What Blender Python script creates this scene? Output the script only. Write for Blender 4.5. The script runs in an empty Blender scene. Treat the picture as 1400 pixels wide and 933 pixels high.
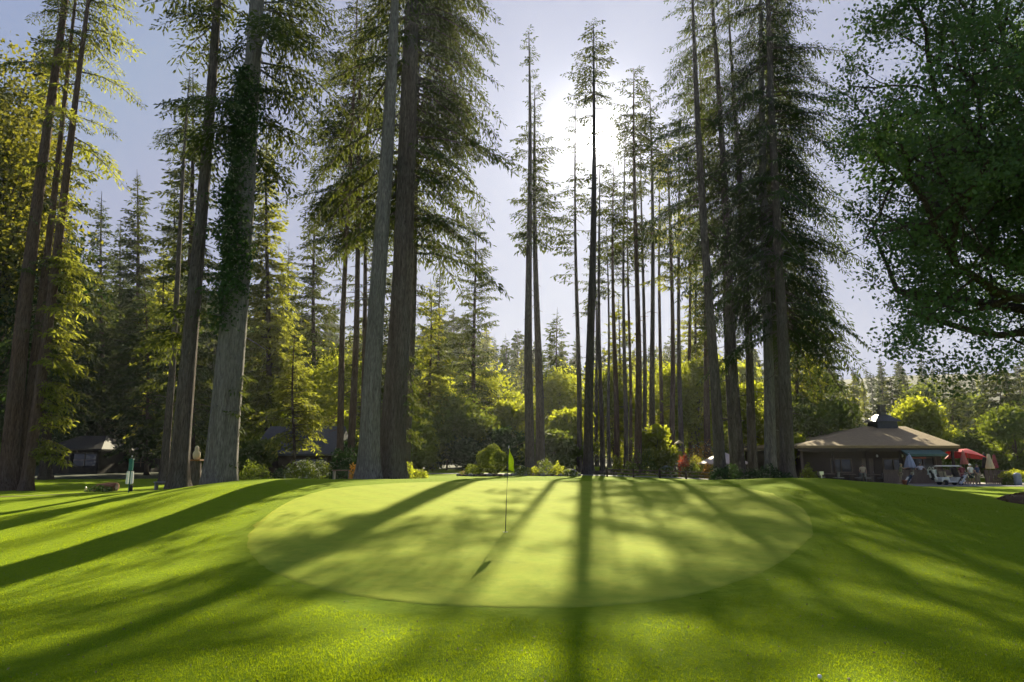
import bpy, math, random
import numpy as np
from mathutils import Vector, Matrix
sc = bpy.context.scene
COL = sc.collection
R = math.radians
rnd = random.Random(7)
NP = np.random.RandomState(11)

# ------------------------------------------------------------------ camera
PITCH = 10.3
CAMZ = 2.1
F = 933.0
cd = bpy.data.cameras.new('camera'); cam = bpy.data.objects.new('camera', cd); COL.objects.link(cam)
cam.location = (0, 0, CAMZ); cam.rotation_euler = (R(90 + PITCH), 0, 0)
cd.sensor_width = 36; cd.lens = 24; cd.clip_start = .05; cd.clip_end = 3000
sc.camera = cam
cp, sp = math.cos(R(PITCH)), math.sin(R(PITCH))
def at(px, py, d):
    """the point seen in the photograph at (px, py), standing d metres ahead"""
    x = (px - 700) / F; y = (466.5 - py) / F
    wy = cp - y * sp; wz = sp + y * cp
    return (x / wy * d, d, CAMZ + wz / wy * d)
HY = 466.5 + F * math.tan(R(PITCH))

# ------------------------------------------------------------------ terrain
PX = np.array([-500, 0, 180, 350, 520, 700, 900, 1105, 1250, 1400, 1900], float)
TU = (PX - 700) / (F / cp)
TD = np.array([4, 8, 11, 15, 19, 23, 28, 32, 37, 45, 60, 80, 110], float)
TZ = np.array([
 [0,-.10,-.15,-.05,.10,.25,.35,.40,.45,.50,.80,1.2,1.8],
 [0,-.15,-.15,-.05,.10,.25,.33,.38,.42,.50,.80,1.2,1.8],
 [0,-.10,-.10,.10,.38,.62,.80,.82,.70,.55,.80,1.2,1.8],
 [0,-.05,-.05,.22,.60,1.0,1.45,1.40,1.05,.90,1.0,1.2,1.8],
 [0,-.03,-.05,.22,.53,.88,1.28,1.44,1.34,1.2,1.35,1.7,2.4],
 [0,-.02,-.05,.22,.50,.77,1.11,1.37,1.39,1.34,1.40,1.75,2.4],
 [0,-.02,-.05,.22,.50,.77,1.11,1.36,1.30,1.12,1.15,1.7,2.4],
 [0,0,0,.25,.55,.90,1.33,1.43,1.20,.90,.60,.8,1.5],
 [0,0,-.02,.18,.45,.70,.95,1.02,.78,.50,.48,.75,1.4],
 [0,-.02,-.08,.05,.25,.42,.52,.57,.46,.40,.48,.75,1.4],
 [0,-.02,-.08,.05,.2,.30,.40,.45,.42,.40,.48,.75,1.4]])
def catmull(p0, p1, p2, p3, t):
    m1 = (p2 - p0) * .5; m2 = (p3 - p1) * .5
    t2 = t * t; t3 = t2 * t
    return (2*t3-3*t2+1)*p1 + (t3-2*t2+t)*m1 + (-2*t3+3*t2)*p2 + (t3-t2)*m2
def _idx(v, knots):
    v = np.clip(v, knots[0], knots[-1])
    i = np.clip(np.searchsorted(knots, v, side='right') - 1, 0, len(knots) - 2)
    t = (v - knots[i]) / (knots[i+1] - knots[i])
    n = len(knots) - 1
    return np.clip(i-1, 0, n), i, i+1, np.clip(i+2, 0, n), t
def ground(x, y):
    x = np.asarray(x, float); y = np.asarray(y, float)
    u = x / np.maximum(y, 4.5)
    a = _idx(u, TU); b = _idx(y, TD)
    rows = [catmull(TZ[a[k], b[0]], TZ[a[k], b[1]], TZ[a[k], b[2]], TZ[a[k], b[3]], b[4]) for k in range(4)]
    z = catmull(rows[0], rows[1], rows[2], rows[3], a[4])
    for cx, cy, s, h in ((13.5, 24.5, 1.9, .20), (17.5, 29, 2.2, .22), (12.5, 30, 1.8, .10), (20, 23, 2.4, .16), (15.5, 21, 1.6, -.12), (17.5, 26, 1.3, -.10),
                         (-11.5, 25, 2.6, .12), (-15, 21, 2.2, -.10), (-4, 9, 3, .05), (5, 8, 3, -.04)):
        z = z + h * np.exp(-((x-cx)**2 + (y-cy)**2) / (2*s*s))
    far = np.clip(y - 100, 0, 330)
    z = z + far * .155 * np.clip((y - 100) / 60, 0, 1) + 1.5 * np.sin(x * .03) * np.clip((y-110)/80, 0, 1)
    side = np.clip(np.abs(x) - 110, 0, 300)
    z = z + side * .03
    return z
def G(x, y): return float(ground(x, y))
def on(px, d):
    x = (px - 700) / (F / cp) * d
    # walk: the pixel column of a ground point depends slightly on its height
    z = G(x, d)
    for _ in range(2):
        depth = d * cp + (z - CAMZ) * sp
        x = (px - 700) / F * depth
        z = G(x, d)
    return (x, d, z)

# ------------------------------------------------------------------ materials
def newmat(name):
    m = bpy.data.materials.new(name); m.use_nodes = True
    nt = m.node_tree
    for n in list(nt.nodes): nt.nodes.remove(n)
    out = nt.nodes.new('ShaderNodeOutputMaterial')
    return m, nt, out
def N(nt, t, **kw):
    n = nt.nodes.new(t)
    for k, v in kw.items():
        if k.startswith('_'): setattr(n, k[1:], v)
    return n
def setin(n, **kw):
    for k, v in kw.items(): n.inputs[k.replace('_', ' ')].default_value = v
def mixc(nt, fac, a, b):
    m = nt.nodes.new('ShaderNodeMix'); m.data_type = 'RGBA'
    for i, v in ((0, fac), (6, a), (7, b)):
        if hasattr(v, 'is_linked') or hasattr(v, 'links'): nt.links.new(v, m.inputs[i])
        elif i == 0: m.inputs[0].default_value = v
        else: m.inputs[i].default_value = (*v, 1)
    return m.outputs[2]
def noise(nt, scale, detail=3, rough=.55, vec=None, stretch=None):
    n = nt.nodes.new('ShaderNodeTexNoise'); n.inputs['Scale'].default_value = scale
    n.inputs['Detail'].default_value = detail; n.inputs['Roughness'].default_value = rough
    if vec is None:
        tc = nt.nodes.new('ShaderNodeTexCoord'); vec = tc.outputs['Object']
    if stretch:
        mp = nt.nodes.new('ShaderNodeMapping'); mp.inputs['Scale'].default_value = stretch
        nt.links.new(vec, mp.inputs[0]); vec = mp.outputs[0]
    nt.links.new(vec, n.inputs['Vector'])
    return n.outputs[0]
def ramp(nt, val, lo, hi):
    m = nt.nodes.new('ShaderNodeMapRange'); nt.links.new(val, m.inputs[0])
    m.inputs[1].default_value = lo; m.inputs[2].default_value = hi
    return m.outputs[0]
def plain(name, c1, c2=None, rough=.7, scale=6, bump=0., metal=0, stretch=None, spec=.3, detail=4):
    m, nt, out = newmat(name)
    b = nt.nodes.new('ShaderNodeBsdfPrincipled')
    b.inputs['Roughness'].default_value = rough; b.inputs['Metallic'].default_value = metal
    b.inputs['Specular IOR Level'].default_value = spec
    c2 = c2 or tuple(v * .75 for v in c1)
    nz = noise(nt, scale, detail, .6, None, stretch)
    nt.links.new(mixc(nt, ramp(nt, nz, .3, .7), c1, c2), b.inputs['Base Color'])
    if bump:
        bp = nt.nodes.new('ShaderNodeBump'); bp.inputs['Strength'].default_value = bump; bp.inputs['Distance'].default_value = .05
        nt.links.new(nz, bp.inputs['Height']); nt.links.new(bp.outputs[0], b.inputs['Normal'])
    nt.links.new(b.outputs[0], out.inputs[0])
    return m
def leafmat(name, a, b, t, fac=.45, rough=.55, spec=.35, nscale=.5):
    m, nt, out = newmat(name)
    geo = nt.nodes.new('ShaderNodeNewGeometry')
    oi = nt.nodes.new('ShaderNodeObjectInfo')
    c = mixc(nt, geo.outputs['Random Per Island'], a, b)
    nz = noise(nt, nscale, 2)
    c = mixc(nt, ramp(nt, nz, .35, .7), c, tuple(v * 1.35 for v in b))
    hs = nt.nodes.new('ShaderNodeHueSaturation')
    mr = nt.nodes.new('ShaderNodeMapRange'); mr.inputs[3].default_value = .8; mr.inputs[4].default_value = 1.2
    nt.links.new(oi.outputs['Random'], mr.inputs[0]); nt.links.new(mr.outputs[0], hs.inputs['Value'])
    nt.links.new(c, hs.inputs['Color'])
    p = nt.nodes.new('ShaderNodeBsdfPrincipled'); p.inputs['Roughness'].default_value = rough
    p.inputs['Specular IOR Level'].default_value = spec * .3; p.inputs['Roughness'].default_value = .75
    nt.links.new(hs.outputs[0], p.inputs['Base Color'])
    tr = nt.nodes.new('ShaderNodeBsdfTranslucent')
    tcx = mixc(nt, geo.outputs['Random Per Island'], t, tuple(v * .6 for v in t))
    nt.links.new(tcx, tr.inputs[0])
    mx = nt.nodes.new('ShaderNodeMixShader'); mx.inputs[0].default_value = fac
    nt.links.new(p.outputs[0], mx.inputs[1]); nt.links.new(tr.outputs[0], mx.inputs[2])
    nt.links.new(mx.outputs[0], out.inputs[0])
    return m
def barkmat(name, c1, c2, c3, bscale=1.0):
    m, nt, out = newmat(name)
    b = nt.nodes.new('ShaderNodeBsdfPrincipled'); b.inputs['Roughness'].default_value = .95; b.inputs['Specular IOR Level'].default_value = .1
    n1 = noise(nt, 5 * bscale, 6, .65, None, (1, 1, .06)); n2 = noise(nt, .8, 3, .5, None, (1, 1, .4))
    n3 = noise(nt, 22 * bscale, 4, .6, None, (1, 1, .12))
    c = mixc(nt, ramp(nt, n1, .38, .62), c1, c2)
    c = mixc(nt, ramp(nt, n2, .45, .75), c, c3)
    c = mixc(nt, ramp(nt, n3, .62, .3), c, tuple(v * .45 for v in c1))
    nt.links.new(c, b.inputs['Base Color'])
    ad = nt.nodes.new('ShaderNodeMath'); ad.operation = 'ADD'; nt.links.new(n1, ad.inputs[0]); nt.links.new(n3, ad.inputs[1])
    bp = nt.nodes.new('ShaderNodeBump'); bp.inputs['Strength'].default_value = 1; bp.inputs['Distance'].default_value = .22
    nt.links.new(ad.outputs[0], bp.inputs['Height']); nt.links.new(bp.outputs[0], b.inputs['Normal'])
    nt.links.new(b.outputs[0], out.inputs[0])
    return m
def turf(name, a, b, c, sheen, tint, fine=60, bumpd=.02, stripes=None):
    m, nt, out = newmat(name)
    p = nt.nodes.new('ShaderNodeBsdfPrincipled'); p.inputs['Roughness'].default_value = .9; p.inputs['Specular IOR Level'].default_value = .03
    n1 = noise(nt, .35, 4, .6); n2 = noise(nt, fine, 4, .7); n3 = noise(nt, 3.2, 5, .65)
    col = mixc(nt, ramp(nt, n1, .35, .65), a, b)
    col = mixc(nt, ramp(nt, n3, .35, .72), col, c)
    col = mixc(nt, ramp(nt, n2, .5, .75), col, tuple(v * .55 for v in a))
    if stripes:
        w = nt.nodes.new('ShaderNodeTexWave'); w.inputs['Scale'].default_value = stripes; w.inputs['Distortion'].default_value = .6
        w.inputs['Detail'].default_value = 1; w.bands_direction = 'DIAGONAL'
        tc = nt.nodes.new('ShaderNodeTexCoord'); nt.links.new(tc.outputs['Object'], w.inputs[0])
        col = mixc(nt, ramp(nt, w.outputs[1], .2, 5.0), col, tuple(v * 1.5 for v in b))
    n4 = noise(nt, 1.1, 6, .7); col = mixc(nt, ramp(nt, n4, .58, .74), col, tuple(v*.72 for v in a))
    n5 = noise(nt, 9, 5, .7); col = mixc(nt, ramp(nt, n5, .66, .78), col, (.16, .15, .05))
    nt.links.new(col, p.inputs['Base Color'])
    p.inputs['Sheen Weight'].default_value = sheen; p.inputs['Sheen Roughness'].default_value = .45
    p.inputs['Sheen Tint'].default_value = (*tint, 1)
    ad = nt.nodes.new('ShaderNodeMath'); ad.operation = 'MULTIPLY_ADD'; ad.inputs[1].default_value = 3
    nt.links.new(n3, ad.inputs[0]); nt.links.new(n2, ad.inputs[2])
    bp = nt.nodes.new('ShaderNodeBump'); bp.inputs['Strength'].default_value = .8; bp.inputs['Distance'].default_value = bumpd
    nt.links.new(ad.outputs[0], bp.inputs['Height']); nt.links.new(bp.outputs[0], p.inputs['Normal'])
    nt.links.new(p.outputs[0], out.inputs[0])
    return m

M = {}
M['redwood'] = barkmat('redwood_bark', (.125,.10,.09), (.215,.18,.165), (.20,.19,.18))
M['redwood_pale'] = barkmat('grey_bark', (.22,.20,.19), (.35,.33,.32), (.29,.28,.26))
M['redwood_red'] = barkmat('red_bark', (.14,.090,.068), (.23,.155,.12), (.17,.14,.12))
M['bark'] = barkmat('brown_bark', (.08,.06,.045), (.14,.105,.08), (.12,.11,.08), 2)
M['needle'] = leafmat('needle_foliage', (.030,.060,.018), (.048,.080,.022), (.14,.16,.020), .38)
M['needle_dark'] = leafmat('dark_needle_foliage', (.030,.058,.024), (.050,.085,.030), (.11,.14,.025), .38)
M['needle_sunlit'] = leafmat('sunlit_needle_foliage', (.060,.090,.018), (.095,.115,.022), (.46,.48,.05), .5)  # sunlight put into the colour: a brighter, yellower copy of the needles
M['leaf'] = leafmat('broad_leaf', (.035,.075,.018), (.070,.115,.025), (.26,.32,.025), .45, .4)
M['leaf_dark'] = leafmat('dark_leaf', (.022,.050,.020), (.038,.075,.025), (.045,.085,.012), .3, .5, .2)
M['leaf_backlit'] = leafmat('backlit_leaf', (.05,.08,.02), (.08,.10,.022), (.36,.34,.03), .42)  # yellow of the backlit left-edge tree, painted into its leaf colour
M['maple'] = leafmat('maple_leaf', (.040,.085,.036), (.065,.120,.042), (.13,.22,.04), .38, .45, .35)
M['leaf_sunlit'] = leafmat('sunlit_leaf', (.075,.120,.020), (.120,.150,.030), (.60,.64,.045), .55, .4)  # lit copy of the broad leaf; the sun's brightness is in the colour
M['ivy'] = leafmat('ivy_leaf', (.020,.045,.014), (.035,.075,.018), (.07,.12,.015), .3, .4)
M['leaf_red'] = leafmat('red_leaf', (.35,.06,.03), (.42,.12,.05), (.6,.12,.05), .4)
M['leaf_orange'] = leafmat('orange_leaf', (.40,.18,.04), (.45,.28,.06), (.7,.35,.05), .4)
M['leaf_yellow'] = leafmat('yellow_leaf', (.35,.30,.05), (.30,.32,.05), (.6,.55,.06), .4)
M['leaf_pink'] = leafmat('pink_flower', (.40,.14,.16), (.30,.20,.12), (.5,.2,.2), .3)
M['leaf_white'] = leafmat('white_flower', (.6,.6,.52), (.3,.35,.2), (.5,.5,.4), .3)

# ------------------------------------------------------------------ mesh helpers
def mesh_np(name, V, Q=None, T=None, smooth=False):
    V = np.asarray(V, np.float32).reshape(-1, 3)
    me = bpy.data.meshes.new(name)
    nq = 0 if Q is None else len(Q); ntri = 0 if T is None else len(T)
    me.vertices.add(len(V)); me.vertices.foreach_set('co', V.ravel())
    loops = []
    if nq: loops.append(np.asarray(Q, np.int32).ravel())
    if ntri: loops.append(np.asarray(T, np.int32).ravel())
    L = np.concatenate(loops)
    me.loops.add(len(L)); me.loops.foreach_set('vertex_index', L)
    me.polygons.add(nq + ntri)
    st = np.concatenate([np.arange(nq) * 4, nq * 4 + np.arange(ntri) * 3]).astype(np.int32)
    me.polygons.foreach_set('loop_start', st)
    me.polygons.foreach_set('use_smooth', np.full(nq + ntri, smooth))
    me.update(calc_edges=True); me.validate()
    return me
def link(name, me, mat=None, parent=None, loc=None):
    o = bpy.data.objects.new(name, me); COL.objects.link(o)
    if mat is not None and me is not None and len(me.materials) == 0: me.materials.append(mat)
    if parent is not None: o.parent = parent
    if loc is not None: o.location = loc
    return o
def tag(o, label=None, cat=None, group=None, kind=None):
    if label: o['label'] = label
    if cat: o['category'] = cat
    if group: o['group'] = group
    if kind: o['kind'] = kind
    return o
def thing(name, label, cat, loc, rz=0, group=None, scale=1):
    o = bpy.data.objects.new(name, None); COL.objects.link(o)
    o.location = loc; o.rotation_euler = (0, 0, rz); o.scale = (scale,)*3 if not isinstance(scale, tuple) else scale
    o.empty_display_size = .3
    return tag(o, label, cat, group)
class MB:
    """collects shapes of ONE part"""
    def __init__(s): s.v = []; s.f = []
    def add(s, vs, fs):
        n = len(s.v); s.v += [tuple(v) for v in vs]; s.f += [tuple(i + n for i in f) for f in fs]; return s
    def box(s, c, d, rot=None, taper=1.0):
        x, y, z = d[0]/2, d[1]/2, d[2]/2
        vs = [Vector((sx*x*(taper if sz > 0 else 1), sy*y*(taper if sz > 0 else 1), sz*z)) for sz in (-1, 1) for sx, sy in ((-1,-1),(1,-1),(1,1),(-1,1))]
        if rot is not None:
            rm = rot if isinstance(rot, Matrix) else Matrix.Rotation(rot[1], 3, rot[0])
            vs = [rm @ v for v in vs]
        vs = [v + Vector(c) for v in vs]
        return s.add(vs, [(3,2,1,0),(4,5,6,7),(0,1,5,4),(1,2,6,5),(2,3,7,6),(3,0,4,7)])
    def tube(s, pts, rad, n=8, cap=True):
        pts = [Vector(p) for p in pts]; rings = []
        for i, p in enumerate(pts):
            t = (pts[min(i+1, len(pts)-1)] - pts[max(i-1, 0)]).normalized()
            a = t.orthogonal() if abs(t.z) > .999 else t.cross(Vector((0,0,1)))
            a.normalize(); b = t.cross(a)
            r = rad[i] if isinstance(rad, (list, tuple)) else rad
            rings.append([p + (a*math.cos(2*math.pi*k/n) + b*math.sin(2*math.pi*k/n))*r for k in range(n)])
        vs = [v for rg in rings for v in rg]; fs = []
        for i in range(len(pts)-1):
            for k in range(n):
                k2 = (k+1) % n; fs.append((i*n+k, i*n+k2, (i+1)*n+k2, (i+1)*n+k))
        if cap: fs.append(tuple(range(n))[::-1]); fs.append(tuple((len(pts)-1)*n + k for k in range(n)))
        return s.add(vs, fs)
    def lathe(s, prof, n=12, c=(0,0,0), sx=1, sy=1, pleat=0, npl=8):
        vs = []; fs = []
        for r, z in prof:
            for k in range(n):
                a = 2*math.pi*k/n; rr = r * (1 + pleat*math.cos(npl*a))
                vs.append((c[0]+rr*sx*math.cos(a), c[1]+rr*sy*math.sin(a), c[2]+z))
        for i in range(len(prof)-1):
            for k in range(n):
                k2 = (k+1) % n; fs.append((i*n+k, i*n+k2, (i+1)*n+k2, (i+1)*n+k))
        fs.append(tuple(range(n))[::-1]); fs.append(tuple((len(prof)-1)*n + k for k in range(n)))
        return s.add(vs, fs)
    def prism(s, outline, y0, y1):
        """outline in x,z; extruded along y"""
        n = len(outline)
        vs = [(x, y0, z) for x, z in outline] + [(x, y1, z) for x, z in outline]
        fs = [tuple(range(n)), tuple(range(2*n-1, n-1, -1))] + [(i, i+n, (i+1) % n + n, (i+1) % n) for i in range(n)]
        return s.add(vs, fs)
    def build(s, name, mat, parent=None, smooth=False, bevel=0, loc=None):
        me = bpy.data.meshes.new(name); me.from_pydata(s.v, [], s.f)
        me.update()
        if smooth: me.polygons.foreach_set('use_smooth', [True]*len(me.polygons))
        o = link(name, me, mat, parent, loc)
        if bevel:
            b = o.modifiers.new('bevel', 'BEVEL'); b.width = bevel; b.segments = 2; b.limit_method = 'ANGLE'
        return o

# ------------------------------------------------------------------ trees
def kite_quads(n): 
    i = np.arange(n)[:, None] * 4
    return i + np.array([[0, 1, 2, 3]])
def make_branch(L, rg, rise, droop, kl, kw, dens, hang, spread=.36):
    K = []
    def ax(s): return np.array([s*L, .04*L*math.sin(s*5+L), rise*s*L - droop*s*s*L])
    n = max(5, int(L * dens))
    for i in range(n):
        s = .12 + .86 * (i + rg.rand()*.9) / n
        p0 = ax(s)
        for side in (-1, 1):
            if rg.rand() < .12: continue
            tl = (spread * L * (1 - s)**.7 * min(1, s*3.2) + .22) * (.6 + .7*rg.rand())
            ang = side * R(48 + 24*rg.rand())
            d = np.array([math.cos(ang), math.sin(ang), -.10 - .25*rg.rand()])
            m = max(1, int(tl / (kl*.52)))
            for j in range(m):
                p = p0 + d * tl * (j + .2) / m + rg.randn(3) * .03
                p[2] -= .25 * (tl*(j+.5)/m)**2 / max(L, 1) * 2
                dd = d + rg.randn(3) * .38; dd[2] -= hang * rg.rand()
                dd /= np.linalg.norm(dd)
                K.append(kite(p, dd, kl*(.65+.7*rg.rand()), kw*(.7+.6*rg.rand()), rg))
    for j in range(3):
        d = np.array([1, .6*(rg.rand()-.5), -.2-.3*rg.rand()]); d /= np.linalg.norm(d)
        K.append(kite(ax(1), d, kl, kw, rg))
    A = np.array([ax(s) for s in (0, .3, .6, .85, 1)])
    return np.array(K), A
def kite(p, d, l, w, rg):
    up = np.array([0, 0, 1.]) + rg.randn(3) * .55
    sdir = np.cross(d, up); sdir /= (np.linalg.norm(sdir) + 1e-6)
    dn = np.array([0, 0, -.10*l])
    return np.array([p, p + d*l*.45 + sdir*w*.5, p + d*l + dn, p + d*l*.4 - sdir*w*.5])
BR = {}
def branches(style):
    if style in BR: return BR[style]
    rg = np.random.RandomState(hash_(style))
    spec = {  # rise, droop, kite length, kite width, twig density, hang
        'redwood': (.18, .42, .30, .105, 6.0, .8), 'redwood_wide': (.10, .50, .27, .085, 8.0, 1.3),
        'redmid': (.15, .40, .50, .20, 5.2, .7), 'lushmid': (.12, .42, .44, .22, 5.6, .6), 'fir': (.10, .24, .55, .22, 5.0, .35), 'thin': (.30, .30, .32, .13, 5.2, .6),
        'far': (.05, .25, 1.05, .58, 2.6, .5), 'lush': (.15, .45, .32, .14, 6.2, .6)}[style]
    rise, droop, kl, kw, dens, hang = spec
    lib = {}
    for L in (1.2, 2.2, 3.6, 5.6):
        lib[L] = [make_branch(L, rg, rise*(.7+.6*rg.rand()), droop*(.7+.6*rg.rand()), kl, kw, dens, hang, .22 if style == 'redwood_wide' else .34) for _ in range(5)]
    BR[style] = lib
    return lib
def hash_(s): return sum(ord(c) * (i + 3) for i, c in enumerate(s)) % 99991
def trunk_mesh(H, r, path, rg, flare=.5, flute=.06, n=16, tip=.06, sink=.6):
    zs = np.concatenate([[-sink, -.1, .2, .5, .9, 1.5, 2.3], np.linspace(3.4, H, 26)])
    zs = zs[zs <= H]
    th = np.linspace(0, 2*math.pi, n, endpoint=False)
    ph = rg.rand(4) * 6
    V = []
    for z in zs:
        t = max(z, 0) / H
        rr = r * ((1 - t)**.75 * (1 - tip) + tip) * (1 + flare * math.exp(-max(z, 0) / (r*1.25)))
        k = 1 + flute * (np.sin(5*th + ph[0]) + .6*np.sin(9*th + ph[1] + z*.05)) * (1 + 1.6*math.exp(-max(z, 0)/1.5))
        k += .05 * np.sin(2*th + ph[2] + z*.2)
        x, y = path(max(z, 0))
        V.append(np.stack([x + rr*k*np.cos(th), y + rr*k*np.sin(th), np.full(n, z)], 1))
    V = np.concatenate(V); Q = []
    m = len(zs)
    i, k = np.meshgrid(np.arange(m-1), np.arange(n), indexing='ij'); k2 = (k+1) % n
    Q = np.stack([i*n+k, i*n+k2, (i+1)*n+k2, (i+1)*n+k], -1).reshape(-1, 4)
    return V, Q
def limb_tubes(lines, n=4):
    """lines: list of (pts (m,3), radii (m))"""
    VV, QQ, off = [], [], 0
    th = np.linspace(0, 2*math.pi, n, endpoint=False)
    for P, rr in lines:
        m = len(P)
        T = np.gradient(P, axis=0); T /= (np.linalg.norm(T, axis=1, keepdims=True) + 1e-9)
        a = np.cross(T, np.array([.13, .2, 1.0])); a /= (np.linalg.norm(a, axis=1, keepdims=True) + 1e-9)
        b = np.cross(T, a)
        V = P[:, None] + (a[:, None]*np.cos(th)[None, :, None] + b[:, None]*np.sin(th)[None, :, None]) * np.asarray(rr)[:, None, None]
        VV.append(V.reshape(-1, 3))
        i, k = np.meshgrid(np.arange(m-1), np.arange(n), indexing='ij'); k2 = (k+1) % n
        QQ.append(np.stack([i*n+k, i*n+k2, (i+1)*n+k2, (i+1)*n+k], -1).reshape(-1, 4) + off); off += m*n
    return np.concatenate(VV), np.concatenate(QQ)
def conifer_meshes(seed, H, r, cb, Lmax, per_m, style, lean=(0, 0), prof=.75, low=.6, bias=None, extras=(), flare=.5, wob=.15, gap=.12, up=0., ring=16, bald=None, mid=None, front=0., stubs=0):
    """trunk mesh data and crown mesh data.  cb = height of crown base."""
    rg = np.random.RandomState(seed)
    w1, w2 = rg.rand(2) * 6
    def path(z):
        t = z / H
        return (lean[0]*t + wob*math.sin(t*5+w1)*min(1, t*4), lean[1]*t + wob*math.sin(t*4+w2)*min(1, t*4))
    TV, TQ = trunk_mesh(H, r, path, rg, flare, n=ring)
    lib = branches(style); Ls = np.array(sorted(lib))
    K = []; lines = []
    def put(z, L, az, tilt):
        if L < .35: return
        c = Ls[np.argmin(np.abs(np.log(Ls / L)))]; kk, A = lib[c][rg.randint(5)]
        s = L / c
        ca, sa = math.cos(az), math.sin(az); ct, st = math.cos(tilt), math.sin(tilt)
        Rm = np.array([[ca, -sa, 0], [sa, ca, 0], [0, 0, 1]]) @ np.array([[ct, 0, -st], [0, 1, 0], [st, 0, ct]])
        flip = np.array([1, -1 if rg.rand() < .5 else 1, 1])
        x, y = path(z); o = np.array([x, y, z])
        K.append(((kk * flip * s) @ Rm.T) + o)
        t = z / H
        lines.append(((A * flip * s) @ Rm.T + o, np.array([1, .75, .5, .3, .12]) * (.012*L + .012)))
    n = int((H - cb) * per_m)
    for i in range(n):
        t = (i + rg.rand()) / n
        z = cb + (H - cb) * t
        if rg.rand() < gap: continue
        if bald and any(a < z < b for a, b in bald) and rg.rand() < .85: continue
        L = Lmax * max(.03, (1 - t)**prof) * (low + (1 - low) * min(1, t*5)) * (.55 + .6*rg.rand())
        if mid: L *= .6 + .4*math.sin(z*mid + w1)
        az = rg.rand() * 2*math.pi
        if bias:
            if rg.rand() < bias[1]: az = bias[0] + rg.randn() * .7
        if math.sin(az) < -.25 and rg.rand() < front: az = -az
        tilt = R((-20 if style == 'redwood_wide' else -9) + 34*t + 7*rg.randn()) + up
        if t > .75: L = max(L, .6 + .5*rg.rand()) if style == 'thin' else L
        put(z, L, az, tilt)
    if stubs:
        for _ in range(stubs):
            z = 2.5 + (cb + 3 - 2.5) * rg.rand(); az = rg.rand()*2*math.pi; L = .3 + 1.0*rg.rand()**2; x, y = path(z); tt = np.linspace(0, 1, 4)[:, None]
            rz_ = r*(1 - z/H)**.75*.8; d_ = np.array([math.cos(az), math.sin(az), .25 - .7*rg.rand()])
            lines.append((np.array([x, y, z]) + d_*np.array([1, 1, 0])*rz_ + d_*L*tt + np.array([0, 0, -.15])*tt**2*L, np.linspace(.05, .014, 4)))
    for (z0, z1, m, L0, a0, asp) in extras:
        for _ in range(m):
            put(z0 + (z1-z0)*rg.rand(), L0*(.6+.6*rg.rand()), a0 + asp*rg.randn(), R(6*rg.randn()))
    KV = np.concatenate(K).reshape(-1, 3)
    LV, LQ = limb_tubes(lines, 3)
    V = np.concatenate([TV, LV]); Q = np.concatenate([TQ, LQ + len(TV)])
    tm = mesh_np('trunk', V, Q, smooth=True)
    cm = mesh_np('crown', KV, kite_quads(len(KV)//4))
    return tm, cm, path
def leaf_quads(P, size, rg, outward=None, flat=.0):
    n = len(P)
    d = rg.randn(n, 3); d[:, 2] *= (1 - flat)
    d /= np.linalg.norm(d, axis=1, keepdims=True)
    u = rg.randn(n, 3)
    if outward is not None: u = outward + .55*u
    s = np.cross(d, u); s /= (np.linalg.norm(s, axis=1, keepdims=True) + 1e-6)
    l = size * (.6 + .8*rg.rand(n, 1)); w = l * .62
    return np.stack([P - d*l*.5, P + s*w*.5, P + d*l*.5, P - s*w*.5], 1)
def broad_meshes(seed, H, Rx, tr, nclump, nleaf, lsize, base=.3, flat=1.0, shell=.5, sub=.35, limbs=True):
    rg = np.random.RandomState(seed)
    cz = H * (1 + base) / 2; rz = H * (1 - base) / 2
    C = rg.randn(nclump, 3); C /= np.linalg.norm(C, axis=1, keepdims=True)
    C *= (shell + (1 - shell) * rg.rand(nclump, 1)**.5) * .82
    C = C * np.array([Rx, Rx, rz]); C[:, 2] += cz
    wide = 1 - .45 * np.clip((C[:, 2] - cz) / rz, 0, 1)**2
    C[:, :2] *= wide[:, None]
    cr = (Rx + rz) * .5 * sub * (.6 + .8*rg.rand(nclump))
    per = nleaf // nclump
    P = []; O = []
    for c, r_ in zip(C, cr):
        d = rg.randn(per, 3); d /= np.linalg.norm(d, axis=1, keepdims=True)
        rr = r_ * (.45 + .6 * rg.rand(per, 1)**.6) * (1 + .25*rg.randn(per, 1))
        P.append(c + d * rr * np.array([1, 1, .7])); O.append(d)
    P = np.concatenate(P); O = np.concatenate(O)
    kq = leaf_quads(P, lsize, rg, O)
    cm = mesh_np('crown', kq.reshape(-1, 3), kite_quads(len(kq)))
    w = rg.rand(2)*6
    path = lambda z: (.12*math.sin(z*.6+w[0]), .12*math.sin(z*.5+w[1]))
    TV, TQ = trunk_mesh(H*.8, tr, path, rg, .3, .03, 8, .15, .3)
    lines = []
    for c in C[:min(nclump, 26)]:
        z0 = H * (base*.7 + .35*rg.rand()); x, y = path(z0); a = np.array([x, y, z0])
        t = np.linspace(0, 1, 5)[:, None]
        pts = a*(1-t) + c*t + np.array([0, 0, 1.])*np.sin(t*math.pi)*.06*H + rg.randn(5, 3)*.06*t
        lines.append((pts, np.linspace(tr*.42, .02, 5)))
    LV, LQ = limb_tubes(lines, 4)
    tm = mesh_np('trunk', np.concatenate([TV, LV]), np.concatenate([TQ, LQ + len(TV)]), smooth=True)
    return tm, cm
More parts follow.
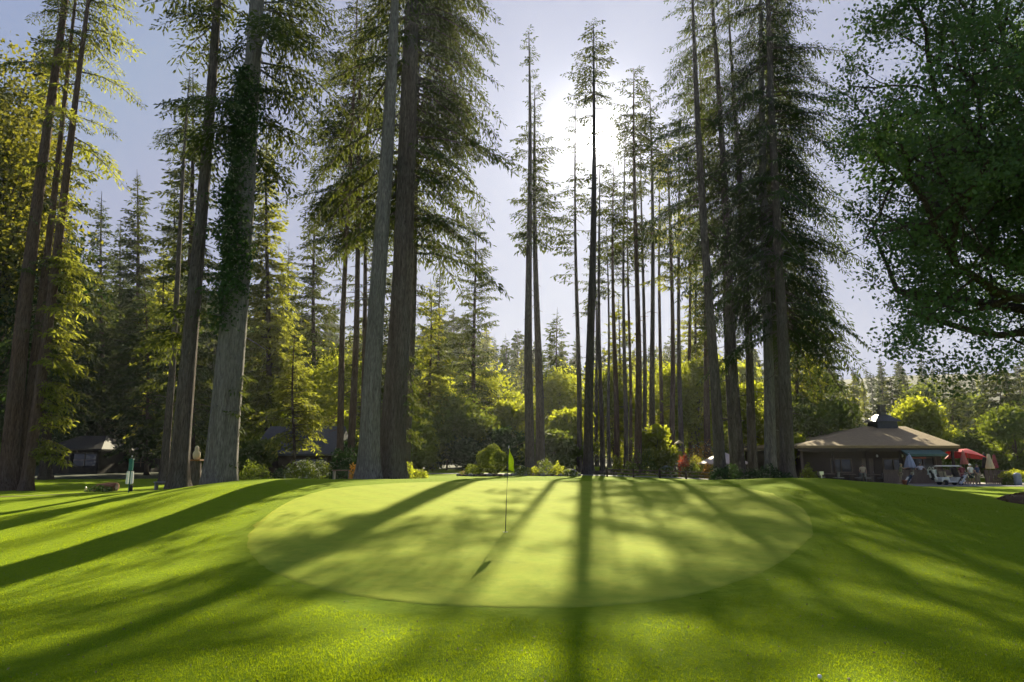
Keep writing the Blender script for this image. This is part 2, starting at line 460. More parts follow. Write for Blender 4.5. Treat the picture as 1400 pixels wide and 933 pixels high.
# ================================================================== GROUND
def spaced(lo, hi, dense_lo, dense_hi, step, grow=1.12):
    a = list(np.arange(dense_lo, dense_hi, step)); s = step; v = dense_hi
    while v < hi: a.append(v); s *= grow; v += s
    a.append(hi); s = step; v = dense_lo - step; b = []
    while v > lo: b.append(v); s *= grow; v -= s
    b.append(lo)
    return np.array(b[::-1] + a)
GC = (1.0, 21.5)
gpts = [(.46,10.8),(-1.67,11.1),(-4.2,12.9),(-6.05,15.9),(-6.9,19),(-7.2,23),(-6.2,27.5),(-3,31.3),(1.5,32.8),(6,31.5),(8.9,28),(9.3,23.5),(8.2,19),(6.75,16.1),(5.56,14.3),(4.1,12.7),(2.46,11.4)]
ga = np.array([math.atan2(y-GC[1], x-GC[0]) for x, y in gpts]); gr = np.array([math.hypot(x-GC[0], y-GC[1]) for x, y in gpts])
o_ = np.argsort(ga); ga, gr = ga[o_], gr[o_]
GA = np.concatenate([ga[-3:] - 2*math.pi, ga, ga[:3] + 2*math.pi]); GR = np.concatenate([gr[-3:], gr, gr[:3]])
def green_r(a):
    a = (np.asarray(a) + math.pi) % (2*math.pi) - math.pi
    i = np.clip(np.searchsorted(GA, a, side='right') - 1, 1, len(GA)-3); t = (a - GA[i]) / (GA[i+1] - GA[i])
    return catmull(GR[i-1], GR[i], GR[i+1], GR[i+2], t) + .03*np.sin(a*9) + .008*np.sin(a*31+1) + .008*np.sin(a*97)
def green_q(x, y):
    return np.hypot(x-GC[0], y-GC[1]) / green_r(np.arctan2(y-GC[1], x-GC[0]))

xs = spaced(-600, 600, -30, 34, .45); ys = spaced(-90, 620, 3.5, 45, .33, 1.09)
X, Y = np.meshgrid(xs, ys)
Z = ground(X, Y)
q = green_q(X, Y)
Z = Z - .03 * np.clip((.91 - q) / .03, 0, 1)
# small unevenness of the rough turf
Z = Z + .012 * np.sin(X*2.1 + 1.3*np.sin(Y*1.1)) * np.sin(Y*1.7 + .6*X) * (q > 1.02) * (Y > 3)
nx = len(xs); ny = len(ys)
i, j = np.meshgrid(np.arange(ny-1), np.arange(nx-1), indexing='ij')
Q = np.stack([i*nx+j, i*nx+j+1, (i+1)*nx+j+1, (i+1)*nx+j], -1).reshape(-1, 4)
m_fair = turf('fairway_turf', (.036,.115,.005), (.056,.145,.006), (.105,.175,.007), .42, (.78,.90,.04), 55, .03)
m_green = turf('putting_turf', (.125,.225,.022), (.170,.250,.026), (.245,.295,.034), .28, (.90,.88,.08), 130, .006, stripes=.35)
m_forest = plain('forest_floor', (.018,.026,.010), (.03,.04,.014), .95, 1.5, .6)
gme = mesh_np('lawn', np.stack([X, Y, Z], -1), Q, smooth=True)
go = link('ground', gme, m_fair); tag(go, kind='structure')
gme.materials.append(m_forest)
cent = np.stack([X, Y], -1).reshape(-1, 2)[Q].mean(1)
forest = (cent[:, 1] > 82 + 6*np.sin(cent[:, 0]*.2)) | (np.abs(cent[:, 0]) > 75) | ((cent[:, 1] > 64) & (cent[:, 0] < -30))
gme.polygons.foreach_set('material_index', forest.astype(np.int32))
# putting green
rs = np.append(np.linspace(0, .97, 60)[1:], 1.0); th = np.linspace(0, 2*math.pi, 520, endpoint=False)
rr = green_r(th)
GX = GC[0] + rs[:, None]*rr*np.cos(th); GY = GC[1] + rs[:, None]*rr*np.sin(th)
GZ = ground(GX, GY) + np.where(rs[:, None] < .999, .007, -.006)
V = np.concatenate([[[GC[0], GC[1], G(*GC)+.006]], np.stack([GX, GY, GZ], -1).reshape(-1, 3)])
# a short wall under the rim so the sheet has an edge
rim = np.stack([GX[-1]*1.0, GY[-1], GZ[-1]-.01], -1); nr = len(V); V = np.concatenate([V, rim])
i, j = np.meshgrid(np.arange(len(rs)-1), np.arange(len(th)), indexing='ij'); j2 = (j+1) % len(th); n = len(th)
Qg = np.stack([1+i*n+j, 1+(i+1)*n+j, 1+(i+1)*n+j2, 1+i*n+j2], -1).reshape(-1, 4)
k = np.arange(n); k2 = (k+1) % n; b0 = 1 + (len(rs)-1)*n
Qg = np.concatenate([Qg, np.stack([b0+k, nr+k, nr+k2, b0+k2], -1)])
Tg = np.stack([np.zeros(n, int), 1+k, 1+k2], -1)
tag(link('putting_green', mesh_np('putting_green', V, Qg, Tg, smooth=True), m_green), kind='structure')

def strip(name, pts, w, mat, dz=.012, kind='structure'):
    V = []; 
    P = [Vector((x, y, 0)) for x, y in pts]
    dens = []
    for a, b in zip(P[:-1], P[1:]):
        m = max(1, int((b-a).length / 1.0))
        for t in range(m): dens.append(a.lerp(b, t/m))
    dens.append(P[-1])
    for i, p in enumerate(dens):
        t = (dens[min(i+1, len(dens)-1)] - dens[max(i-1, 0)]).normalized(); s = Vector((-t.y, t.x, 0))
        for k in (-.5, -.17, .17, .5):
            v = p + s*w*k; V.append((v.x, v.y, G(v.x, v.y) + dz))
    m = len(dens); i, k = np.meshgrid(np.arange(m-1), np.arange(3), indexing='ij')
    Q = np.stack([i*4+k, (i+1)*4+k, (i+1)*4+k+1, i*4+k+1], -1).reshape(-1, 4)
    # the ribbon has thickness: duplicate rim lower
    return tag(link(name, mesh_np(name, V, Q, smooth=True), mat), kind=kind)
m_path = plain('path_paving', (.30,.28,.26), (.22,.21,.20), .9, 3, .3)
m_dirt = plain('worn_dirt', (.10,.065,.04), (.15,.10,.06), .95, 4, .5)
strip('path', [(-60,36.8),(-40,36.6),(-31,36.6),(-24,37.6),(-19,40)], .55, m_dirt, .03)
strip('cart_path', [(-8,58.5),(0,57.4),(9,57),(18,56),(26,55.8),(45,56)], 2.4, m_path, .03)
strip('patio_paving', [(22,60.6),(48,60.6)], 5.5, plain('patio_concrete', (.42,.38,.33), (.34,.31,.27), .9, 3, .2), .05)

# grass blades of the rough in front of the green
rg = np.random.RandomState(5)
nb = 520000
d = 5.2 + 21 * rg.rand(nb)**2.5
u = (rg.rand(nb)*2 - 1) * .86
bx = u * d; by = d
keep = (green_q(bx, by) > 1.004); bx, by = bx[keep], by[keep]; nb = len(bx)
bz = ground(bx, by) + .012*np.sin(bx*2.1 + 1.3*np.sin(by*1.1))*np.sin(by*1.7 + .6*bx) - .004
patch = .5 + .5*np.sin(bx*1.3 + 2*np.sin(by*.9))*np.sin(by*1.6+bx*.5)
h = (.014 + .018*rg.rand(nb)**2) * (.8 + .5*patch) * np.clip((green_q(bx, by)-1)/.07, .25, 1); w = .0026 + .0030*rg.rand(nb)
w = w * (1 + by*.05)
az = rg.rand(nb)*2*math.pi; ln = .55*rg.rand(nb)*h*1.6; la = rg.rand(nb)*2*math.pi
B = np.stack([bx, by, bz], 1)
s = np.stack([np.cos(az)*w, np.sin(az)*w, 0*w], 1)
tip = B + np.stack([np.cos(la)*ln, np.sin(la)*ln, h], 1)
V = np.stack([B - s, B + s, tip], 1).reshape(-1, 3)
m_blade = leafmat('grass_blade', (.035,.130,.006), (.07,.17,.008), (.52,.64,.010), .5, .6, .15, .25)
tag(link('grass', mesh_np('grass', V, None, np.arange(nb*3).reshape(-1, 3)), m_blade), 'short green turf blades covering the rough before the green', 'grass', kind='stuff')

rg = np.random.RandomState(15)
n = 1500; d = 5.3 + 14*rg.rand(n)**1.5; bx = (rg.rand(n)*2-1)*.86*d; P = np.stack([bx, d, ground(bx, d)+.022], 1)
P = P[green_q(P[:,0], P[:,1]) > 1.01]
kq = leaf_quads(P, .030, rg, np.tile([0,0,1.2], (len(P),1)))
tag(link('fallen_leaves', mesh_np('fallen_leaves', kq.reshape(-1,3), kite_quads(len(kq))), plain('leaf_litter', (.10,.07,.03), (.32,.28,.16), .8, 14)), 'small dry leaves and needles strewn on the rough', 'leaf litter', kind='stuff')
# ================================================================== TREES
def place(name, tm, cm, tmat, cmat, loc, rz, label, cat, group=None, scale=1):
    o = thing(name, label, cat, loc, rz, group, scale)
    t = link('trunk', tm, tmat, o); c = link('crown', cm, cmat, o)
    return o
def tall(label, pxb, d, pxt, pyt, wpx, H, cbpy, Lmax, per_m=3.2, style='redwood', bark='redwood', leaf='needle', seed=1, name='redwood_tree', cat='redwood tree', **kw):
    if d < 57: kw.setdefault('front', .8)
    if d < 75: kw.setdefault('stubs', 16)
    b = on(pxb, d); t = at(pxt, pyt, d); hh = t[2] - b[2]
    if 'bald_py' in kw: kw['bald'] = [(at(pxt, lo_, d)[2]-b[2], at(pxt, hi_, d)[2]-b[2]) for hi_, lo_ in kw.pop('bald_py')]
    lean = ((t[0]-b[0]) / hh * H, 0)
    r = wpx / F * d / 2 * (.78 if d < 57 else .86)
    cb = at(pxt, cbpy, d)[2] - b[2]
    tm, cm, path = conifer_meshes(seed, H, r, cb, Lmax, per_m*(1.05 if d < 57 else 1.3 if d < 74 else 2.0), style, lean, **kw)
    o = place(name, tm, cm, M[bark], M[leaf], b, 0, label, cat)
    return o, path, r
def zz(py, d, z0=1.0): return at(700, py, d)[2] - z0
E = 0; Wt = math.pi; Sn = -math.pi/2
# --- the three at the left edge
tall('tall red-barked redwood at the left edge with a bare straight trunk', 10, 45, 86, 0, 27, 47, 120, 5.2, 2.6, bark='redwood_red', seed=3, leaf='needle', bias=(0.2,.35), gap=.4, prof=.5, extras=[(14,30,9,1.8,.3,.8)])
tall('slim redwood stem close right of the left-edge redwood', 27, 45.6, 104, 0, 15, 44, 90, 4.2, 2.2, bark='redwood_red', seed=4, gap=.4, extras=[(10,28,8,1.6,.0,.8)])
tall('redwood at the left edge clothed in sunlit golden sprays down its right side', 36, 44.6, 122, 0, 19, 45, 240, 5.8, 2.0, bark='redwood_red', seed=5, leaf='needle_sunlit', prof=.5, gap=.25, bias=(.1,.6), extras=[(4.2,15.5,64,2.3,.0,.5),(15,20,12,1.5,0,.6),(2.3,3.4,9,2.3,.05,.3)])
# --- second cluster
tall('straight brown redwood trunk left of the ivy-clad one', 243, 36.5, 297, 0, 30, 42, 60, 5.5, 3.0, seed=6, extras=[(9,10.2,4,2.2,math.pi*.92,.15),(7.3,8.6,5,3.2,math.pi*.95,.12),(9.5,11,4,1.4,.2,.3)], bark='redwood')
iv, ipath, ir = tall('massive grey redwood wrapped in dark ivy halfway up', 301, 35, 352, 0, 50, 46, 215, 6.8, 4.2, bark='redwood_pale', seed=7, prof=.45, bias=(0,.35), extras=[(3.2,5.6,9,1.1,.2,.5),(2,3,5,.9,.1,.3),(1,2,4,.8,.1,.3)], flare=.3)
rg = np.random.RandomState(8)
n = 12000; z = 7.5 + (23 - 7.5) * rg.beta(1.7, 1.5, n); th_ = rg.randn(n)*.85 - 2.45 + .5*np.sin(z*.7)
px_ = np.array([ipath(v) for v in z]); dens = .45 + .75*np.abs(np.sin(z*.55)) * (1 - .3*(z-8)/14)
rad = ir*(1 - z/46)**.75 * 1.0 + .04 + np.abs(rg.randn(n))*.42*dens*(.4+.9*np.abs(np.sin(z*1.3+th_)))
P = np.stack([px_[:, 0] + rad*np.cos(th_), px_[:, 1] + rad*np.sin(th_), z], 1)
out = np.stack([np.cos(th_), np.sin(th_), .4 + 0*z], 1)
kq = leaf_quads(P, .19, rg, out)
link('ivy', mesh_np('ivy', kq.reshape(-1, 3), kite_quads(n)), M['ivy'], iv)
tall('thin shaded redwood standing behind the brown trunk', 224, 52, 241, 405, 13, 34, 200, 4.2, 3.2, 'redwood', seed=9, leaf='needle_dark')
# --- central pair
tall('pale grey smooth-barked trunk leaning right in front of the darker giant', 504, 37, 537, 0, 36, 40, 40, 4.0, 2.2, bark='redwood_pale', seed=10, flare=.35)
tall('giant dark brown redwood at the centre with long drooping lower limbs', 534, 39, 566, 0, 46, 50, 300, 7.6, 4.6, 'redwood_wide', seed=11, bias=(.2,.3), prof=.35, low=.8, gap=.08, extras=[(13,19,9,6.2,.05,.3),(3.4,7.2,14,1.4,.1,.5),(2,2.8,5,1.2,.1,.3)], flare=.35)
tall('narrow redwood tucked against the right side of the central giant', 553, 41.5, 571, 150, 16, 44, 180, 6.6, 3.8, 'redwood_wide', seed=12, bias=(0,.3), prof=.4, extras=[(2,16,26,1.3,.1,.6)])
for k, (a, b_, w, s_) in enumerate(((464,479,11,20),(479,492,13,21),(493,505,10,22))):
    tall(['leftmost slim redwood of the clump behind the pale trunk', 'middle slim redwood of the clump behind the pale trunk', 'rightmost slim redwood of the clump, nearest the pale trunk'][k],
         a, 52+k*1.5, b_, 200, w, 44-2*k, 330, 6.2, 3.2, 'redwood', seed=s_, bark='redwood_red', leaf='needle', bias=(math.pi,.35), extras=[(8,16,6,2.0,math.pi,.6)])
# --- pair right of centre
tall('left trunk of the slim pair right of the flag', 725, 62, 722, 45, 15, 43.5, 340, 4.2, 3.6, 'thin', seed=30, low=.55, mid=.55, extras=[(20,27,10,2.2,0,2)], bald=[(34,35)])
tall('right trunk of the slim pair right of the flag, slightly shorter', 739, 63, 731, 170, 14, 38, 350, 4.4, 3.6, 'thin', seed=31, low=.6, mid=.5)
# --- the tree the sun stands behind
tall('straight trunk crossing the sun, with one small tuft of crown at its top', 804, 60, 813, 22, 15.5, 43.2, 140, 3.2, 4.4, 'thin', seed=32, prof=.5, low=.7, name='redwood_tree', extras=[(30,32.5,5,1.6,0,2),(33,34,3,1.9,math.pi,.6)])
tall('thin trunk just left of the sun trunk, broken off lower', 792, 66, 787, 205, 8.5, 38, 330, 2.6, 2.2, 'thin', seed=33, extras=[(17,26,12,2.4,math.pi,.6)])
mids = [  # px base, d, px top, py top, width, label, crown base py, Lmax
 (824, 68, 818, 215, 8, 'thin bare stem just right of the sun trunk', 300, 2.8),
 (843, 66, 838, 225, 9, 'second thin stem right of the sun trunk', 340, 4.2),
 (856, 74, 853, 180, 7, 'slightest stem of the thin trees beneath the sun', 360, 4.4),
 (872, 62, 868, 92, 11, 'tallest of the slim trees between the sun and the big right clump', 330, 4.4),
 (893, 66, 889, 118, 10, 'slim redwood standing left of the short red-brown one', 330, 4.2),
 (919, 72, 915, 190, 9, 'short red-brown slim tree next to the big right clump', 400, 5.2)]
mids += [(833, 80, 829, 300, 6, 'thin tree behind the first two stems right of the sun trunk', 400, 3.2), (862, 84, 859, 265, 6, 'slender tree far behind the slightest stem', 380, 3.6),
 (881, 78, 877, 160, 7, 'slender tree squeezed between the tallest slim tree and its right neighbour', 330, 3.8), (905, 82, 901, 210, 7, 'slender tree just left of the short red-brown one, farther off', 360, 4.0),
 (932, 78, 926, 150, 8, 'slender dark tree just right of the short red-brown one', 360, 4.4), (945, 86, 941, 230, 7, 'slender tree left of the big right clump, farther off', 380, 4.4),
 (816, 86, 813, 330, 6, 'short slender tree far behind the sun trunk', 430, 3.2), (968, 70, 957, 60, 11, 'dark slim tree behind the leftmost trunk of the big right clump', 330, 4.6)]
SUN_GAPS = {1: [(240,300),(330,360)], 2: [(225,262),(285,330)], 3: [(232,300)], 4: [(245,315)], 5: [(255,300),(330,370)], 7: [(290,340)], 8: [(215,300)], 9: [(240,330)], 10: [(260,350)], 13: [(290,390)]}  # bare bands shaped into the crowns so sun streaks reach the right foreground
for k, (a, dd, b_, pt, w, lb, cb_, lm) in enumerate(mids):
    top = at(b_, pt, dd)[2] - G(*on(a, dd)[:2])
    tall(lb, a, dd, b_, pt, w, top, cb_, lm*.95, 3.3 if k < 6 else 2.3, 'thin', bald_py=SUN_GAPS.get(k, []), bark='redwood_red' if k % 2 else 'redwood', seed=40+k, leaf='needle' if k != 5 else 'needle_sunlit', low=.8, prof=.5)
# --- the big clump on the right
right = [
 (985, 47, 946, 0, 20, 41, 400, 5.2, 'leftmost trunk of the big dark clump on the right', math.pi),
 (1013, 49, 972, 0, 19, 44, 410, 4.8, 'second trunk of the big dark clump, leaning left', math.pi),
 (1030, 51, 998, 0, 16, 42, 430, 4.8, 'third trunk of the big dark clump, close behind the second', 1.2),
 (1004, 55, 985, 200, 12, 38, 430, 4.6, 'hidden thin trunk at the back of the big dark clump', 1.5),
 (1053, 48, 1042, 105, 20, 46, 430, 5.8, 'pale-sided trunk in the right half of the big dark clump', -.9),
 (1077, 46, 1058, 150, 22, 45, 455, 7.8, 'rightmost trunk of the big dark clump, with limbs drooping low to the right', 0.),
 (1064, 54, 1052, 200, 13, 40, 440, 5.2, 'thin trunk between the two rightmost of the big dark clump', .5)]
for k, (a, dd, b_, pt, w, H, cb_, lm, lb, bz_) in enumerate(right):
    tall(lb, a, dd, b_, pt, w, H, cb_, lm, 5.8 if k == 5 else 2.8 if k < 3 else 4.6, 'redwood_wide', seed=60+k, bald_py=[(330,375)] if k in (0,1,2) else [], leaf='needle_dark' if k != 1 else 'needle', bark='redwood' if k != 4 else 'redwood_pale', bias=(bz_, .45), low=.95 if k == 5 else .8, gap=.15, prof=.5)
# --- medium single conifers seen clearly behind
def solo(lb, px, d, pyt, cbpy, Lmax, style='fir', leaf='needle', seed=1, wpx=None, per_m=4.5, name='fir_tree', cat='fir tree', pxt=None, **kw):
    b = on(px, d); H = at(px, pyt, d)[2] - b[2]
    if d > 60: style = {'lush': 'lushmid', 'redwood': 'redmid'}.get(style, style)
    return tall(lb, px, d, pxt or px, pyt, (wpx or H*.022/d*F), H, cbpy, Lmax, per_m, style, 'bark', leaf, seed, name, cat, **kw)
solo('thin open-crowned conifer standing alone over the dark round bushes', 649, 82, 290, 560, 4.6, 'thin', 'needle', 80, per_m=3.6, wpx=8, low=.9, prof=.55, name='pine_tree', cat='pine tree')
solo('small slender conifer left of the lone open-crowned one', 601, 92, 362, 540, 3.0, 'thin', 'needle', 81, wpx=6, prof=.6, name='pine_tree', cat='pine tree')
solo('tall spire between the ivy-clad redwood and the slim clump, seen against sky', 430, 88, 258, 560, 5.0, 'redwood', 'needle', 82, per_m=3.8, gap=.1)
solo('small bright sunlit conifer in front of the dark cabin', 402, 56, 448, 606, 3.9, 'lush', 'needle_sunlit', 83, per_m=8, gap=.02, wpx=6, prof=.8)
solo('tall sunlit-edged fir close right of the ivy-clad redwood', 366, 74, 175, 590, 5.4, 'lush', 'needle_sunlit', 84, per_m=4.6, prof=.8)
solo('tall dark fir filling the gap between the two left-hand redwood trunks', 262, 66, 95, 600, 6.2, 'redwood', 'needle', 85, per_m=4.4, prof=.65)
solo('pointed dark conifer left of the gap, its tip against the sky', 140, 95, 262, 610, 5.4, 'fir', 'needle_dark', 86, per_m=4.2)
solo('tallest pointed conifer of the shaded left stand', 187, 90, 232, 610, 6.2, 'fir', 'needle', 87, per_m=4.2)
solo('rounder conifer of the shaded left stand, lit on its right side', 222, 80, 330, 610, 4.6, 'lush', 'needle_sunlit', 88, per_m=4.6)
solo('dark conifer behind the sunlit sprays at the left edge', 90, 84, 290, 610, 5.2, 'fir', 'needle_dark', 89)
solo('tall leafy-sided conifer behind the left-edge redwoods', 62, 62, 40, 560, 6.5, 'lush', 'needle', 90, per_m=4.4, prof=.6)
solo('dark dense conifer stepping down to the sky right of the big clump', 1118, 84, 395, 590, 5.6, 'redwood', 'needle_dark', 91, per_m=5.2)
solo('sunlit-topped conifer seen through the big dark clump', 1088, 76, 350, 590, 4.2, 'lush', 'needle_sunlit', 92, per_m=4.4)
solo('pale green fir right of the yellow tree behind the lodge', 1302, 92, 505, 610, 4.6, 'fir', 'needle', 93)
solo('broad pale fir above the patio umbrellas', 1366, 84, 498, 610, 6.0, 'lush', 'needle', 94, per_m=5)
solo('lit fir between the slim trees and the big right clump', 952, 96, 330, 600, 5.0, 'lush', 'needle_sunlit', 95, per_m=4)
solo('shaded fir between the slim pair and the sun trunk', 762, 104, 420, 600, 4.6, 'fir', 'needle', 96)
solo('layered fir seen between the thin stems under the sun', 846, 92, 400, 620, 4.8, 'fir', 'needle_sunlit', 97, per_m=3.4)
solo('dark fir behind the central giant', 520, 84, 300, 600, 5.2, 'fir', 'needle', 98)
solo('fir with drooping lit boughs right of the central giant', 588, 74, 380, 600, 3.8, 'lush', 'needle_sunlit', 99, per_m=4)

solo('dark fir far behind the ball washer, its top notched', 165, 104, 300, 610, 6.5, 'fir', 'needle_dark', 110)
solo('dark fir far behind the brown redwood trunk', 238, 100, 250, 610, 6.5, 'fir', 'needle_dark', 111)
solo('broad dark fir in the stand left of the shaded huts', 108, 100, 340, 610, 6.5, 'fir', 'needle_dark', 112)
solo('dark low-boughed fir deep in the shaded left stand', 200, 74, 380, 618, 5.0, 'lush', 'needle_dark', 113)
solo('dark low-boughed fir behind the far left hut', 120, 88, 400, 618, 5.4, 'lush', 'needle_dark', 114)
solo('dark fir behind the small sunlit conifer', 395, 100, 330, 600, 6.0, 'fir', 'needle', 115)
# --- broadleaf tree at the left edge, lit yellow, and the dark one overhead on the right
def broad(lb, px, d, py, Rx, leaf='leaf', seed=1, nclump=22, nleaf=6800, ls=.38, name='broadleaf_tree', cat='broadleaf tree', tr=.16, base=.2, sub=.34, group=None, **kw):
    b = on(px, d); H = at(px, py, d)[2] - b[2]
    tm, cm = broad_meshes(seed, H, Rx, tr, nclump, nleaf, ls, base, sub=sub, **kw)
    return place(name, tm, cm, M['bark'], M[leaf], b, 0, lb, cat, group)
broad('tall tree at the left edge with leaves lit yellow by the sun', -62, 56, 42, 4.2, 'leaf_backlit', 101, 42, 22000, .36, base=.25, tr=.35)
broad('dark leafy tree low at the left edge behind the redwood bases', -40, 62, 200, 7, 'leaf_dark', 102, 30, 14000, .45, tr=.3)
# the maple: built limb by limb, its trunk just outside the frame
rg = np.random.RandomState(77)
mb = on(1500, 24.5)
root = thing('maple_tree', 'large dark broadleaf tree hanging over the lodge from the right edge', 'maple tree', mb)
lines = []; tips = []
def grow(p, d, L, r, depth):
    m = 5; pts = [p]; dd = d.copy()
    for i_ in range(m):
        dd = dd + rg.randn(3)*.16 + np.array([0, 0, -.03 if depth > 1 else .03]); dd /= np.linalg.norm(dd)
        pts.append(pts[-1] + dd*L/m)
    P_ = np.array(pts); lines.append((P_, np.linspace(r, r*.55, m+1)))
    if depth >= 4 or L < .7:
        tips.extend([P_[-1], P_[-3], P_[-2]]); return
    if depth >= 2: tips.append(P_[-2])
    nk = 4 if depth < 2 else 3
    for _ in range(nk):
        k_ = rg.randint(2, m+1)
        nd = dd + rg.randn(3)*np.array([.75, .75, .5]); nd /= np.linalg.norm(nd)
        grow(P_[k_], nd, L*(.56+.2*rg.rand()), r*.5, depth+1)
lines.append((np.array([[0,0,-.4],[0,0,.4],[.05,0,2],[.0,.1,4.2],[-.1,.1,7],[-.2,0,11]]), np.array([.75,.52,.45,.42,.38,.28])))
for z0, dx, dy, dz, L, r in ((6.2,-.95,.1,.25,5.6,.16),(6.4,-.8,-.5,.3,5.6,.17),(6.8,-.8,.5,.4,5.6,.2),(7,-.9,-.1,.55,6.2,.22),(8.2,-.7,.5,.7,6.0,.2),(9,-.75,-.45,.75,6.2,.2),
                            (10.5,-.5,.2,1,6.0,.2),(11,-.2,-.3,1,6,.2),(10.5,.4,.2,1,5,.2),(7,.8,.3,.5,5,.2),(6.2,.7,-.6,.4,5,.18),(8,.1,.9,.5,5,.18),(8.5,.1,-.9,.6,5,.18),(10.8,-.8,.0,.9,6.4,.2)):
    v = np.array([dx, dy, dz]); grow(np.array([-.1, 0, z0]), v/np.linalg.norm(v), L, r, 1)
T_ = np.array(tips)
# keep to the crown shape the photograph shows: nothing hanging under the line from the eaves up to the left
wx = T_[:, 0] + mb[0]; wyy = T_[:, 1] + mb[1]; wz = T_[:, 2] + mb[2]
dep = wyy*cp + (wz-CAMZ)*sp; ppx = 700 + F*wx/dep; ppy = 466.5 - F*((wz-CAMZ)*cp - wyy*sp)/dep
print('maple tips', len(T_), ppx.min(), ppy.max())
per = 78
T_ = T_[ppx > np.interp(ppy, [-400, 0, 150, 330, 420, 470, 530], [1110, 1110, 1130, 1180, 1225, 1245, 1290]) + 18*rg.randn(len(T_))]
C_ = np.repeat(T_, per, 0); P = C_ + rg.randn(len(C_), 3) * np.array([.38, .38, .30])
keep = P[:, 2] > 3.8
P = P[keep]
kq = leaf_quads(P, .145, rg, np.tile([0, 0, .8], (len(P), 1)))
def _keep(P__):
    e = P__[-1] + np.array(mb); dd_ = e[1]*cp + (e[2]-CAMZ)*sp; qx = 700 + F*e[0]/dd_; qy = 466.5 - F*((e[2]-CAMZ)*cp - e[1]*sp)/dd_
    return qx > np.interp(qy, [-400, 0, 150, 330, 420, 470, 530], [1100, 1100, 1125, 1180, 1225, 1250, 1300]) and (qy < 500 or qx > 1420)
lines = [l_ for l_ in lines if _keep(l_[0])]
LV, LQ = limb_tubes(lines, 6)
link('trunk', mesh_np('trunk', LV, LQ, smooth=True), M['bark'], root)
link('crown', mesh_np('crown', kq.reshape(-1, 3), kite_quads(len(kq))), M['maple'], root)

# --- understory shrubs and round trees behind the lawn
under = [  # label, px, d, py top, Rx, leaf
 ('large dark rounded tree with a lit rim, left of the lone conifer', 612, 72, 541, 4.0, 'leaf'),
 ('bright small tree behind the dark rounded one', 588, 84, 508, 3.2, 'leaf_sunlit'),
 ('lit tree at the foot of the lone conifer', 668, 90, 500, 4.2, 'leaf_sunlit'),
 ('tall lit shrub between the lone conifer and the slim pair', 700, 80, 548, 3.4, 'leaf_sunlit'),
 ('rounded tree with a sunlit crown behind the slim pair', 765, 92, 508, 4.4, 'leaf_sunlit'),
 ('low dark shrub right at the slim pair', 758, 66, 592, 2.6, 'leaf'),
 ('lit bush spilling out left of the sun trunk', 782, 72, 560, 2.4, 'leaf_sunlit'),
 ('bright tree seen between the thin stems', 838, 90, 500, 4.0, 'leaf_sunlit'),
 ('lit tree behind the short red-brown trunk', 905, 88, 488, 4.4, 'leaf_sunlit'),
 ('bright yellow-green tree left of the big dark clump', 958, 84, 488, 4.0, 'leaf_sunlit'),
 ('yellow-green tree seen through the big dark clump', 1020, 80, 500, 4.0, 'leaf_sunlit'),
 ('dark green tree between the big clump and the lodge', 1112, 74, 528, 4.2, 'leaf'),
 ('low lit bush left of the lodge', 1086, 66, 590, 1.8, 'leaf_sunlit'),
 ('bright yellow tree rising behind the lodge roof', 1255, 80, 540, 3.4, 'leaf_sunlit'),
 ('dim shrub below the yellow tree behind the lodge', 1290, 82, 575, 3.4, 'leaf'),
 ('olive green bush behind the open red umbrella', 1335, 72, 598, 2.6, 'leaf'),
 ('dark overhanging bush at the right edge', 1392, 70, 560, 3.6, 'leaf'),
 ('shrub with sunlit yellow leaves in front of the thin stems', 897, 64, 585, 1.9, 'leaf_sunlit'),
 ('shrub in shade below the sunlit-edged fir', 352, 60, 600, 1.8, 'leaf'),
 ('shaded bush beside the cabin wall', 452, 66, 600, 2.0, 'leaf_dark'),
 ('lit tree left of the slim clump', 452, 80, 470, 3.6, 'leaf_sunlit'),
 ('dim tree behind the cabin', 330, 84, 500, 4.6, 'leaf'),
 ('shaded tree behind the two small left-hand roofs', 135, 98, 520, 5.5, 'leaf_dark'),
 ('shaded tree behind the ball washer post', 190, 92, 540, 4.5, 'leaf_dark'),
 ('lit bush behind the narrow redwood at the centre', 566, 66, 575, 2.4, 'leaf_sunlit'),
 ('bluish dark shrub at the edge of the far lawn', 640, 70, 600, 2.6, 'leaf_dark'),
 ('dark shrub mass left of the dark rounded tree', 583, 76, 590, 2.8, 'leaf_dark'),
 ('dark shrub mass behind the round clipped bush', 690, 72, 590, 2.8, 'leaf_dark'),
]
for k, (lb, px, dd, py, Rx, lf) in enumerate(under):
    broad(lb, px, dd, py, Rx, lf, 200+k, 18, 9500, .40, 'shrub' if py > 555 else 'broadleaf_tree', 'shrub' if py > 555 else 'broadleaf tree', .10, .05 if py > 555 else .12, .42)

